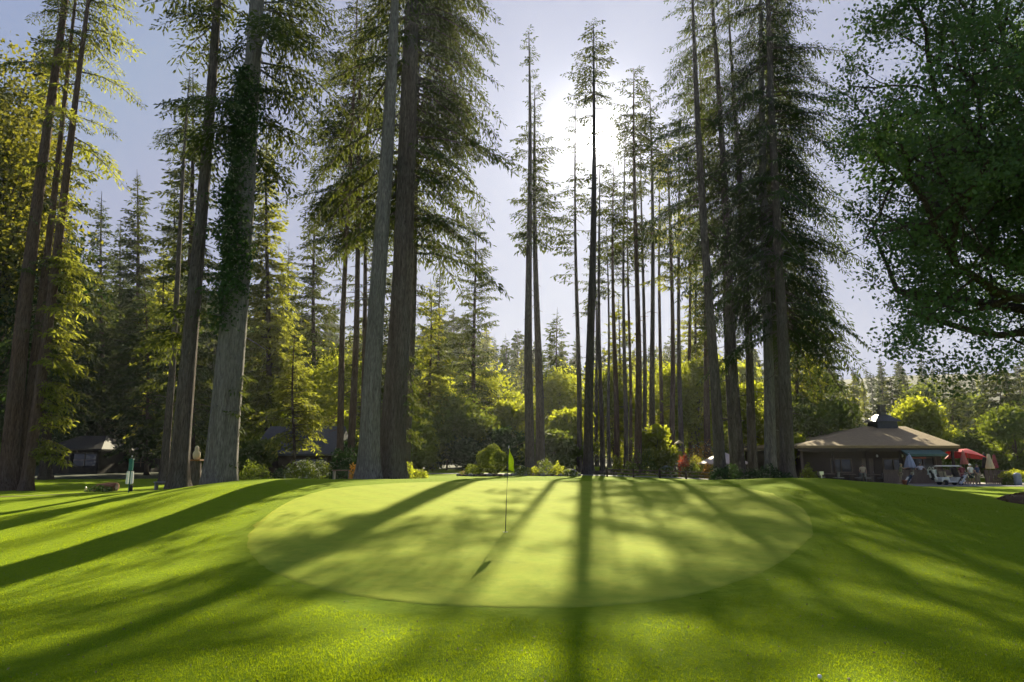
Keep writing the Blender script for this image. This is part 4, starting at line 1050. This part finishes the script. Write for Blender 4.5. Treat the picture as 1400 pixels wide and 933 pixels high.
for sy in (-1, 1):
    MB().tube([(.72,sy*.5,.76),(.55,sy*.5,1.3),(.42,sy*.5,1.83)], .022, 6).build('roof_post', m_metal, gc)
    MB().tube([(-.80,sy*.5,.74),(-.88,sy*.5,1.3),(-.92,sy*.5,1.83)], .022, 6).build('roof_post', m_metal, gc)
MB().add([(.70,-.48,.82),(.70,.48,.82),(.45,.48,1.76),(.45,-.48,1.76),(.715,-.48,.82),(.715,.48,.82),(.465,.48,1.76),(.465,-.48,1.76)], [(0,1,2,3),(7,6,5,4),(0,4,5,1),(1,5,6,2),(2,6,7,3),(3,7,4,0)]).build('windscreen', m_glass, gc)
st = MB().tube([(.42,.25,.78),(.22,.25,1.05)], .018, 6).build('steering_column', m_black, gc)
MB().tube([(.22+.09*math.sin(a_)*.6,.25+.17*math.cos(a_),1.06+.15*math.sin(a_)) for a_ in [k_*math.pi/8 for k_ in range(17)]], .014, 5).build('steering_wheel', m_black, st)
for wx_ in (-.75, .75):
    for sy in (-1, 1):
        w_ = thing('wheel', None, None, (wx_, sy*.50, .25)); w_.parent = gc
        tr_ = MB().lathe([(.13,-.08),(.22,-.09),(.25,-.05),(.25,.05),(.22,.09),(.13,.08)], 20).build('tyre', m_rubber, w_, True); tr_.rotation_euler = (R(90),0,0)
        ri = MB().lathe([(.03,-.07),(.13,-.06),(.13,.06),(.03,.07)], 16).build('rim', m_white, w_, True); ri.rotation_euler = (R(90),0,0)
for sy in (-1, 1): MB().lathe([(.05,0),(.07,.02),(.03,.04)], 12, (1.16, sy*.38, .55)).build('headlight', m_steel, gc)
golf_bag('pale golf bag strapped upright at the back of the cart', (x-1.22, y-.2, z+.42), 0, -.25, m_white, m_black, False, .9)
golf_bag('black golf bag at the back of the cart, beyond the pale one', (x-1.22, y+.28, z+.42), 0, -.2, m_black, m_white, False, .9)
golf_bag('white push-cart golf bag standing in front of the golf cart', (x+.35, y-.75, z+.12), .3, .75, P_('light_grey_nylon', (.5,.52,.6)), m_black, True, 1.)
x, y, z = on(1316, 57.2)

# ---- topiary hedge, bins and small stuff at the right
def clump(name, label, cat, px, d, rx, h, leaf, n, ls, seed, base=0., flower=None, group=None, ry=None, dz=0, full=False):
    rg_ = np.random.RandomState(seed); t = gthing(name, label, cat, px, d, 0, group, dz)
    D_ = rg_.randn(n, 3); D_ /= np.linalg.norm(D_, axis=1, keepdims=True); D_[:, 2] = np.abs(D_[:, 2])*1.0
    k_ = 1 + .13*np.sin(D_[:, :1]*7+seed) + .10*np.sin(D_[:, 1:2]*9+seed) 
    P = D_ * (.55+.5*rg_.rand(n,1)**.5) * k_ * np.array([rx, ry or rx, h-base]) + np.array([0,0,base])
    if full:
        D_[:, 2] *= np.where(rg_.rand(n) < .45, -1, 1); P = D_*(.80+.26*rg_.rand(n,1)**.5)*(1+.07*np.sin(D_[:, :1]*6+1)+.07*np.sin(D_[:, 2:3]*7+D_[:, 1:2]*4))*np.array([rx, rx, (h-base)/2]) + np.array([0,0,(h+base)/2])
    kq = leaf_quads(P, ls, rg_, D_)
    link('foliage', mesh_np('foliage', kq.reshape(-1,3), kite_quads(n)), M[leaf], t)
    lines = []
    for k2_ in range(5):
        e = P[rg_.randint(n)]*.8; tt = np.linspace(0,1,4)[:, None]; lines.append((np.array([0,0,-.1])*(1-tt)+e*tt, np.linspace(.035,.008,4)))
    LV, LQ = limb_tubes(lines, 4); link('stem', mesh_np('stem', LV, LQ), M['bark'], t)
    if flower:
        m_ = max(20, n//6); D2 = rg_.randn(m_,3); D2 /= np.linalg.norm(D2, axis=1, keepdims=True); D2[:,2] = np.abs(D2[:,2])
        kq = leaf_quads(D2*1.04*np.array([rx, ry or rx, h-base])+np.array([0,0,base]), ls*1.1, rg_, D2)
        link('blossom', mesh_np('blossom', kq.reshape(-1,3), kite_quads(m_)), M[flower], t)
    return t
clump('clipped_shrub', 'flat-topped lit shrub at the right edge by the fence end', 'shrub', 1388, 58.5, 1.0, 1.2, 'leaf_sunlit', 1500, .13, 1, base=.6)
clump('clipped_shrub', 'dark lower shrub beneath the flat-topped one at the right edge', 'shrub', 1380, 58.0, .5, .9, 'leaf', 700, .12, 2)
o = gthing('litter_bin', 'grey round bin at the right edge beneath the shrub', 'litter bin', 1392, 57.5); MB().lathe([(.22,0),(.27,.05),(.29,.75),(.24,.80)], 18).build('barrel', P_('bin_grey', (.30,.33,.42)), o, True); MB().lathe([(.31,.78),(.31,.84),(.20,.98),(.05,1.03)], 18).build('lid', P_('bin_lid', (.36,.38,.46)), o, True)
o = gthing('grass_bank', 'brown bare bank at the right edge of the fairway', 'bank', 1400, 27.5)
me_b = MB(); rg = np.random.RandomState(3)
me_b.lathe([(1.3,-.2),(1.2,.06),(1.05,.18),(.75,.30),(.3,.36),(.05,.37)], 24, (.3,0,0), 1.1, .8, pleat=.06, npl=5).build('mound', m_dirt, o, True)
n = 900; a_ = rg.rand(n)*6.28; r_ = 1.25*rg.rand(n)**.5; P = np.stack([.3+r_*1.1*np.cos(a_), r_*.8*np.sin(a_), .37*(1-(r_/1.3)**2)], 1); kq = leaf_quads(P+[0,0,.03], .10, rg, np.tile([0,0,.2],(n,1)))
link('dry_grass', mesh_np('dry_grass', kq.reshape(-1,3), kite_quads(n)), P_('dry_grass', (.22,.15,.06), (.16,.10,.05), .9, 20), o)

# ---- left: ball washer, log, stakes, stump with figure
bw = gthing('ball_washer', 'teal green golf ball washer post with white towels hanging at its sides', 'ball washer', 176, 34.2)
H_ = 1.72
MB().tube([(0,0,-.1),(0,0,1.15)], .035, 10).build('post', m_teal, bw)
hd_ = MB().box((0,0,1.32), (.17,.15,.52)).box((0,0,1.60), (.20,.18,.05)).build('washer_head', m_teal, bw, bevel=.015)
MB().tube([(0,0,1.62),(0,0,1.74)], .012, 6).lathe([(.01,0),(.035,.02),(.035,.05),(.01,.07)], 10, (0,0,1.72)).build('plunger', m_steel, hd_)
for sx in (-1, 1):
    MB().add([(sx*.05,-.05,1.02),(sx*.16,-.05,1.0),(sx*.17,-.06,.42),(sx*.06,-.07,.40),(sx*.05,.03,1.02),(sx*.16,.02,1.0),(sx*.17,.04,.46),(sx*.06,.05,.44)], [(0,1,2,3),(4,7,6,5),(0,4,5,1),(1,5,6,2),(2,6,7,3),(3,7,4,0)]).build('towel', m_white, bw)
MB().tube([(-.17,-.01,1.03),(.17,-.01,1.03)], .012, 6).build('towel_bar', m_steel, bw)
MB().tube([(.10,-.02,.05),(.10,-.02,.36)], .09, 12).build('litter_cup', m_black, bw)
lg = gthing('fallen_log', 'short red-brown log lying in the sunlit grass at the left', 'log', 143, 42.5)
MB().tube([(-.75,0,.12),(-.4,.02,.20),(.2,0,.26),(.75,-.05,.27)], [.16,.24,.26,.25], 14).build('bark', m_log, lg, True)
MB().lathe([(.21,0),(.20,.02),(.02,.021)], 14).build('cut_end', m_plank, lg).matrix_local = Matrix.Translation((.75,-.05,.27)) @ Matrix.Rotation(R(90), 4, 'Y')
clump('low_shrub', 'low dark green tuft in front of the red-brown log', 'shrub', 136, 41.6, .8, .35, 'leaf_dark', 500, .10, 3)
def stake(lb, px, d, h, mat, cat='marker stake'):
    o = gthing('marker_stake', lb, cat, px, d); MB().box((0,0,h/2-.05), (.07,.07,h+.1)).build('stake', mat, o, bevel=.008)
    MB().box((0,0,h+.01), (.085,.085,.05), None, .3).build('cap', m_white, o)
stake('small pale stake in the grass left of the red-brown log', 117, 43, .26, m_cream)
bx_ = gthing('tee_box_bench', 'small grey bench left of the brown redwood trunk', 'bench', 223, 40)
MB().box((0,0,.43), (1.0,.38,.05)).build('seat', P_('grey_plank', (.25,.25,.30)), bx_)
for sx in (-.4, .4): MB().box((sx,0,.2), (.07,.32,.42)).build('leg', P_('grey_plank', (.25,.25,.30)), bx_)
sm_ = gthing('tree_stump', 'tall narrow stump between the brown and the ivy-clad redwoods', 'tree stump', 265, 40)
tv, tq = trunk_mesh(1.55, .30, lambda z: (0, 0), np.random.RandomState(4), .35, .05, 14, .8, .3); link('trunk', mesh_np('trunk', tv, tq, smooth=True), M['redwood'], sm_)
MB().box((0,0,1.58), (.68,.60,.08)).build('top_slab', P_('orange_wood', (.34,.15,.06)), sm_, bevel=.01)
x, y, z = on(265, 40)
fg = thing('carved_figure', 'pale carved bird figure sitting on the tall narrow stump', 'carving', (x, y, z+1.62))
MB().lathe([(.10,0),(.17,.08),(.20,.25),(.17,.42),(.11,.52),(.12,.60),(.12,.68),(.07,.76),(.01,.79)], 16, (0,0,0), 1, .85).build('bird_body', m_cream, fg, True)
MB().add([(0,-.10,.66),(.03,-.09,.62),(-.03,-.09,.62),(0,-.19,.60)], [(0,1,3),(0,3,2),(1,2,3),(0,2,1)]).build('beak', P_('beak', (.5,.35,.1)), fg)
for sx in (-1, 1): MB().add([(sx*.16,-.05,.44),(sx*.20,.08,.42),(sx*.19,.10,.06),(sx*.13,.02,.02),(sx*.21,-.03,.30)], [(0,4,3),(0,1,4),(1,2,4),(4,2,3),(0,3,2,1)]).build('wing', m_cream, fg)

# ---- cabins and small roofs in the shade at the left
def cabin(label, px0, px1, d, pye, pyr, depth, wallm, roofm, hip=False, overh=.4):
    x0, x1 = at(px0, pye, d)[0], at(px1, pye, d)[0]; ze = at(px0, pye, d)[2]; zr = at(px0, pyr, d+depth/2)[2]
    xm = (x0+x1)/2; g = G(xm, d) - .3; t = thing('cabin', label, 'cabin', (xm, d, g)); hw = (x1-x0)/2; e = ze-g; r_ = zr-g
    k_ = hw*.45 if hip else hw
    o_ = [(-hw,-overh,e),(hw,-overh,e),(hw,depth+overh,e),(-hw,depth+overh,e)]; rd = [(-k_, depth/2, r_),(k_, depth/2, r_)]
    lo_ = [(a,b,c-.15) for a,b,c in o_]
    MB().add(o_+rd+lo_, [(0,1,5,4),(1,2,5),(2,3,4,5),(3,0,4),(6,7,1,0),(7,8,2,1),(8,9,3,2),(9,6,0,3),(9,8,7,6)]).build('roof', roofm, t)
    w = hw-overh; b = MB(); h = e-.16
    dw = -w*.25
    b.box(((-w+dw-.5)/2, 0, h/2), (w+dw-.5, .15, h)).box(((dw+.5+w)/2, 0, h*.2), (w-dw-.5, .15, h*.4)).box(((dw+.5+w)/2, 0, h*.93), (w-dw-.5, .15, h*.14)).box((dw+.5+.15, 0, h*.63), (.3,.15,h*.46)).box((w-.15, 0, h*.63), (.3,.15,h*.46)).box((dw,0,h*.96), (1.0,.15,h*.08))
    b.box((-w+.075, depth/2, h/2), (.15, depth-.3, h)).box((w-.075, depth/2, h/2), (.15, depth-.3, h)).box((0, depth, h/2), (2*w, .15, h)).build('wall', wallm, t)
    MB().box((dw, .02, h*.46), (.98, .06, h*.92)).build('door', m_woodd, t)
    wn = MB().box(((dw+.8+w-.3)/2, -.02, h*.63), (w-dw-1.1,.05,.06)).box(((dw+.8+w-.3)/2, -.02, h*.63), (.06,.05,h*.46)).build('window', m_plank, t)
    MB().box(((dw+.8+w-.3)/2, .03, h*.63), (w-dw-1.1,.02,h*.46)).build('pane', m_glass, wn)
    return t
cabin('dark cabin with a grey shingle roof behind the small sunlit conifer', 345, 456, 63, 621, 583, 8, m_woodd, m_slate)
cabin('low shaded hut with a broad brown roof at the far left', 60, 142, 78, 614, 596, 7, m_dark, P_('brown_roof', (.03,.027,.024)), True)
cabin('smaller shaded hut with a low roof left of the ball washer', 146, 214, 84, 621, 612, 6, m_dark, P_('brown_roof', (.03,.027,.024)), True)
# small garden building with a pale roof among the autumn bushes
gz = gthing('garden_shelter', 'small shelter with a pale pinkish tent-shaped roof behind the big dark clump', 'shelter', 990, 60)
MB().add([(-1.9,-1.4,1.35),(1.9,-1.4,1.35),(1.9,1.4,1.35),(-1.9,1.4,1.35),(0,0,2.35),(-1.9,-1.4,1.25),(1.9,-1.4,1.25),(1.9,1.4,1.25),(-1.9,1.4,1.25)], [(0,1,4),(1,2,4),(2,3,4),(3,0,4),(5,6,1,0),(6,7,2,1),(7,8,3,2),(8,5,0,3),(8,7,6,5)]).build('roof', P_('pale_roof', (.62,.50,.46), (.52,.42,.40)), gz)
for sx in (-1.7, 1.7):
    for sy in (-1.2, 1.2): MB().box((sx, sy, .62), (.12,.12,1.3)).build('post', m_woodd, gz)

# ---- garden beds beyond the green
def bed(label, px0, px1, d, w):
    x0, x1 = on(px0, d)[0], on(px1, d)[0]; xm = (x0+x1)/2; z = G(xm, d); t = thing('flower_bed', label, 'flower bed', (xm, d, z)); hw = (x1-x0)/2
    MB().lathe([(1,-.15),(.98,.03),(.8,.10),(.4,.14),(.02,.15)], 28, (0,0,0), hw, w/2, .05, 5).build('soil', m_soil, t, True)
    for k_ in range(int(hw*5)):
        b = MB()
        a_ = k_/int(hw*5)*6.283; b.lathe([(.02,-.02),(.15,.0),(.18,.09),(.12,.17),(.03,.20)], 7, (hw*1.02*math.cos(a_), w*.51*math.sin(a_), -.02), .8+.5*rnd.random(), .8, .12, 3)
        b.build('edging_stone', m_stone, t, True)
    return t
bed('oval flower bed around the round clipped bush', 626, 700, 50, 2.6)
bed('long flower bed with low stones, right of the flag', 704, 790, 52, 2.2)
clump('round_bush', 'round clipped bright green bush left of the flag', 'bush', 673, 50.2, 1.0, 2.1, 'leaf', 4200, .14, 10, base=.15, full=True)
clump('low_shrub', 'low grey-green shrub left of the round clipped bush', 'shrub', 648, 50, .75, .8, 'leaf', 900, .12, 11)
clump('flowering_shrub', 'low pink-tinged plants at the left end of the oval bed', 'shrub', 634, 49.8, .45, .35, 'leaf', 300, .09, 12, flower='leaf_pink')
rg = np.random.RandomState(21)
bedl = ['leftmost low plant of the long bed', 'low broad-leaved plant, second from the left in the long bed', 'tallest leafy plant in the middle of the long bed', 'lit leafy plant right of the middle of the long bed', 'low plant at the right end of the long bed']
for k, px in enumerate((712, 728, 746, 762, 778)):
    clump('garden_plant', bedl[k], 'plant', px, 51.6, .62, (.7,.6,1.2,.9,.5)[k], 'leaf_sunlit' if k in (1,3) else 'leaf', 500, .14, 30+k, flower='leaf_white' if k in (0,2,4) else None)
clump('hedge', 'small flat-topped hedge at the foot of the central giant', 'hedge', 562, 43.5, 1.0, .62, 'leaf_sunlit', 1500, .11, 40, ry=.5)
clump('fern', 'pale fern-like sapling at the right foot of the central giant', 'fern', 553, 40.5, .55, 1.0, 'leaf_sunlit', 500, .14, 41)
clump('garden_plant', 'orange-leaved plant at the left foot of the pale grey trunk', 'plant', 484, 40.5, .35, .95, 'leaf_orange', 260, .13, 42)
clump('bush', 'dark ivy bush grown round the base of the slim redwood clump', 'bush', 470, 46.5, 1.0, 2.0, 'leaf_dark', 1800, .18, 43)
clump('bush', 'white-tipped bush left of the slim clump, over the hump', 'bush', 413, 50, 1.2, 1.35, 'leaf', 1400, .15, 44, flower='leaf_white')
clump('bush', 'small dark bush left of the white-tipped one', 'bush', 385, 51, .9, .9, 'leaf_dark', 800, .14, 45)
clump('bush', 'dark bush right of the white-tipped one', 'bush', 437, 52, .9, 1.3, 'leaf', 900, .15, 46, flower='leaf_white')
clump('bush', 'dark bush at the right foot of the ivy-clad redwood', 'bush', 345, 46, 1.1, 1.3, 'leaf', 1100, .15, 47)
pb = gthing('planter_bench', 'low pale bench slab at the left foot of the pale grey trunk', 'bench', 467, 41.0, 0)
MB().box((0,0,.62), (1.15,.35,.07)).build('seat', m_plank, pb); 
for sx in (-.45,.45): MB().box((sx,0,.28), (.10,.30,.62)).build('leg', m_stone, pb)
# autumn garden at the foot of the hill, right of the thin stems
auts = [(862, 58, .7, 1.1,'leaf', None,'small leafy plant between the thin stems'),
 (845, 64, .6, 1.6,'leaf_sunlit', None,'upright lit plant behind the thin stems'),
 (912, 58.6, .8, .9,'leaf', 'leaf_white','pale-flowered bush left of the sunlit slope'),
 (936, 60, .55, 1.9,'leaf_red', None,'bright red-leaved bush by the sunlit slope'),
 (948, 59, .9, 1.1,'leaf', None,'dark green bush below the red-leaved one'),
 (955, 61.5, 1.3, 1.8,'leaf_yellow', None,'big yellow bush right of the red-leaved one'),
 (972, 58.5, .9, 1.1,'leaf_orange', None,'orange bush in front of the pale shelter'),
 (1006, 57.5, .6, 1.3,'leaf_orange', None,'small orange bush seen between the trunks of the dark clump'),
 (880, 62, 1.3, 2.2,'leaf', None,'dark leafy bush left of the sunlit slope'),
 (962, 70, 1.6, 3.2,'leaf_orange', 'leaf_white','tall airy pinkish-brown shrub up the slope')]
for k, (px, dd, rx, h, lf, fw, lb) in enumerate(auts):
    clump('garden_bush' if h > 1 else 'garden_plant', lb, 'bush', px, dd, rx, h, lf, int(900*rx+300), .15, 60+k, flower=fw)
clump('bush', 'dark bush hugging the bases of the big dark clump', 'bush', 995, 46, 1.2, 1.0, 'leaf_dark', 1500, .15, 75)
clump('bush', 'dark low growth between the two right trunks of the big clump', 'bush', 1048, 45, 1.6, 1.0, 'leaf_dark', 1800, .15, 76, ry=.7)
clump('bush', 'lit plant by the left corner post of the lodge', 'bush', 1106, 60.5, .7, 1.4, 'leaf_sunlit', 800, .15, 77)
# rail fence along the path
rf_ = gthing('rail_fence', 'low grey timber rail fence along the path right of the sun trunk', 'fence', 830, 54.2)
x0 = rf_.location.x; z0_ = rf_.location.z; ends = [x0 + k_*2.05 for k_ in range(5)]
for k_, xx in enumerate(ends): MB().box((xx-x0, 0, G(xx,54.2)-z0_+.32), (.13,.13,.75)).build('post', m_woodd, rf_)
for k_ in range(4):
    for hh in (.30, .56):
        MB().tube([(ends[k_]-x0,0,G(ends[k_],54.2)-z0_+hh),(ends[k_+1]-x0,0,G(ends[k_+1],54.2)-z0_+hh)], .05, 6).build('rail', m_plank, rf_)
# a bird house on a post behind the thin stems
bh = gthing('bird_house', 'small pale bird house on a post left of the tall pinkish shrub', 'bird house', 930, 64)
MB().tube([(0,0,-.1),(0,0,2.6)], .06, 6).build('post', m_woodd, bh); MB().box((0,0,2.75), (.45,.4,.35)).build('box', m_woodd, bh)
MB().prism([(-.38,0),(.38,0),(0,.28)], -.3, .3).build('roof', m_cream, bh).location = (0,0,2.93)
# terrace wall of logs on the lit slope among the stems
for k, (px, dd, w_, lb) in enumerate(((820,60,3.0,'lowest log step beneath the thin stems'),(838,64,3.4,'middle log step beneath the thin stems'),(852,68,3.6,'highest log step beneath the thin stems'))):
    o = gthing('log_step', lb, 'log step', px, dd); MB().tube([(-w_/2,0,.10),(0,.05,.14),(w_/2,0,.10)], [.14,.15,.14], 8).build('log', M['redwood'], o, True)
    MB().box((-w_/2+.3,-.18,.08), (.08,.08,.4)).box((w_/2-.3,-.18,.08), (.08,.08,.4)).build('peg', m_woodd, o)
o = gthing('boulder', 'grey boulder at the foot of the slim pair', 'boulder', 748, 60); MB().lathe([(.3,-.1),(.55,.1),(.6,.35),(.45,.6),(.15,.7),(.02,.72)], 12, (0,0,0), 1.3, .9, .12, 3).build('rock', m_stone, o, True)
o = gthing('boulder', 'smaller boulder left of the sun trunk', 'boulder', 778, 58); MB().lathe([(.25,-.1),(.42,.1),(.45,.25),(.3,.42),(.02,.5)], 12, (0,0,0), 1.5, .9, .12, 3).build('rock', m_stone, o, True)
o = gthing('sprinkler_sign', 'tiny white marker by the porch at the left of the lodge', 'marker', 1124, 55); MB().box((0,0,.45), (.06,.06,.9)).box((0,-.04,.85), (.32,.03,.26)).build('plate', m_white, o)
# ================================================================== LIGHT
SUN_EL, SUN_AZ = R(26.4), R(7.55)      # azimuth to the right of straight ahead (+Y)
sd = Vector((math.sin(SUN_AZ)*math.cos(SUN_EL), math.cos(SUN_AZ)*math.cos(SUN_EL), math.sin(SUN_EL)))
sl = bpy.data.lights.new('sun', 'SUN'); so = bpy.data.objects.new('sun', sl); COL.objects.link(so)
sl.energy = 5.0; sl.angle = R(.55); sl.color = (1, .89, .62)
so.rotation_euler = (-sd).to_track_quat('-Z', 'Y').to_euler(); so.location = (20, 100, 90)
w = bpy.data.worlds.new('World'); sc.world = w; w.use_nodes = True
nt = w.node_tree
for n in list(nt.nodes): nt.nodes.remove(n)
out = nt.nodes.new('ShaderNodeOutputWorld')
sky = nt.nodes.new('ShaderNodeTexSky'); sky.sky_type = 'NISHITA'; sky.sun_disc = False
sky.sun_elevation = SUN_EL; sky.sun_rotation = SUN_AZ; sky.air_density = 1.0; sky.dust_density = .6; sky.ozone_density = 2.0; sky.altitude = 100
bg = nt.nodes.new('ShaderNodeBackground'); bg.inputs[1].default_value = .058
# pale lavender veil of thin high cloud, and the disc and aureole of the sun, all fixed in the sky
geo = nt.nodes.new('ShaderNodeTexCoord')
dot = nt.nodes.new('ShaderNodeVectorMath'); dot.operation = 'DOT_PRODUCT'; dot.inputs[1].default_value = sd
nrm = nt.nodes.new('ShaderNodeVectorMath'); nrm.operation = 'NORMALIZE'
nt.links.new(geo.outputs['Generated'], nrm.inputs[0]); nt.links.new(nrm.outputs[0], dot.inputs[0])
def powr(e, k):
    mx = nt.nodes.new('ShaderNodeMath'); mx.operation = 'MAXIMUM'; mx.inputs[1].default_value = 0; nt.links.new(dot.outputs['Value'], mx.inputs[0])
    p = nt.nodes.new('ShaderNodeMath'); p.operation = 'POWER'; p.inputs[1].default_value = e; nt.links.new(mx.outputs[0], p.inputs[0])
    m = nt.nodes.new('ShaderNodeMath'); m.operation = 'MULTIPLY'; m.inputs[1].default_value = k; nt.links.new(p.outputs[0], m.inputs[0])
    return m.outputs[0]
def addn(a, b):
    m = nt.nodes.new('ShaderNodeMath'); m.operation = 'ADD'; nt.links.new(a, m.inputs[0]); nt.links.new(b, m.inputs[1]); return m.outputs[0]
glow = addn(addn(powr(7, .015), powr(50, .085)), addn(powr(500, .40), powr(6500, 9.0)))
bg2 = nt.nodes.new('ShaderNodeBackground'); bg2.inputs[0].default_value = (1, .97, .93, 1); nt.links.new(glow, bg2.inputs[1])
cn = nt.nodes.new('ShaderNodeTexNoise'); cn.inputs['Scale'].default_value = 2.2; cn.inputs['Detail'].default_value = 4
nt.links.new(nrm.outputs[0], cn.inputs['Vector'])
mxx = nt.nodes.new('ShaderNodeMix'); mxx.data_type = 'RGBA'; mxx.inputs[7].default_value = (1.68, 1.92, 3.1, 1)
mr = nt.nodes.new('ShaderNodeMapRange'); mr.inputs[1].default_value = .3; mr.inputs[2].default_value = .8; mr.inputs[3].default_value = .62; mr.inputs[4].default_value = .85
nt.links.new(cn.outputs[0], mr.inputs[0]); nt.links.new(mr.outputs[0], mxx.inputs[0]); 
mn = nt.nodes.new('ShaderNodeVectorMath'); mn.operation = 'MINIMUM'; mn.inputs[1].default_value = (2.9, 3.2, 4.0)
nt.links.new(sky.outputs[0], mn.inputs[0]); nt.links.new(mn.outputs[0], mxx.inputs[6])
nt.links.new(mxx.outputs[2], bg.inputs[0])
ads = nt.nodes.new('ShaderNodeAddShader'); nt.links.new(bg.outputs[0], ads.inputs[0]); nt.links.new(bg2.outputs[0], ads.inputs[1])
nt.links.new(ads.outputs[0], out.inputs[0])
# ------------------------------------------------------------------ the air
hz = MB().box((0, 250, 60), (1240, 800, 130)).build('haze', None); tag(hz, kind='stuff')
hm, hnt, hout = newmat('haze_air')
pv = hnt.nodes.new('ShaderNodeVolumePrincipled'); pv.inputs['Density'].default_value = .00014
pv.inputs['Color'].default_value = (.86, .91, 1, 1); pv.inputs['Anisotropy'].default_value = .55
hnt.links.new(pv.outputs[0], hout.inputs['Volume']); hz.data.materials.append(hm)
hz['label'] = 'thin pale haze in the air between the trees'; hz['category'] = 'haze'
# ------------------------------------------------------------------ render
vs = sc.view_settings; vs.view_transform = 'Standard'; vs.look = 'None'; vs.exposure = 1.5; vs.gamma = 1; vs.use_curve_mapping = False
sc.render.engine = 'CYCLES'
c = sc.cycles; c.max_bounces = 5; c.diffuse_bounces = 3; c.glossy_bounces = 1; c.transmission_bounces = 4; c.transparent_max_bounces = 4; c.volume_bounces = 0
c.use_denoising = True; c.sample_clamp_indirect = 4; c.use_adaptive_sampling = True; c.adaptive_threshold = .02; c.caustics_reflective = False; c.caustics_refractive = False
try: c.denoiser = 'OPENIMAGEDENOISE'; c.denoising_input_passes = 'RGB_ALBEDO_NORMAL'
except Exception: pass
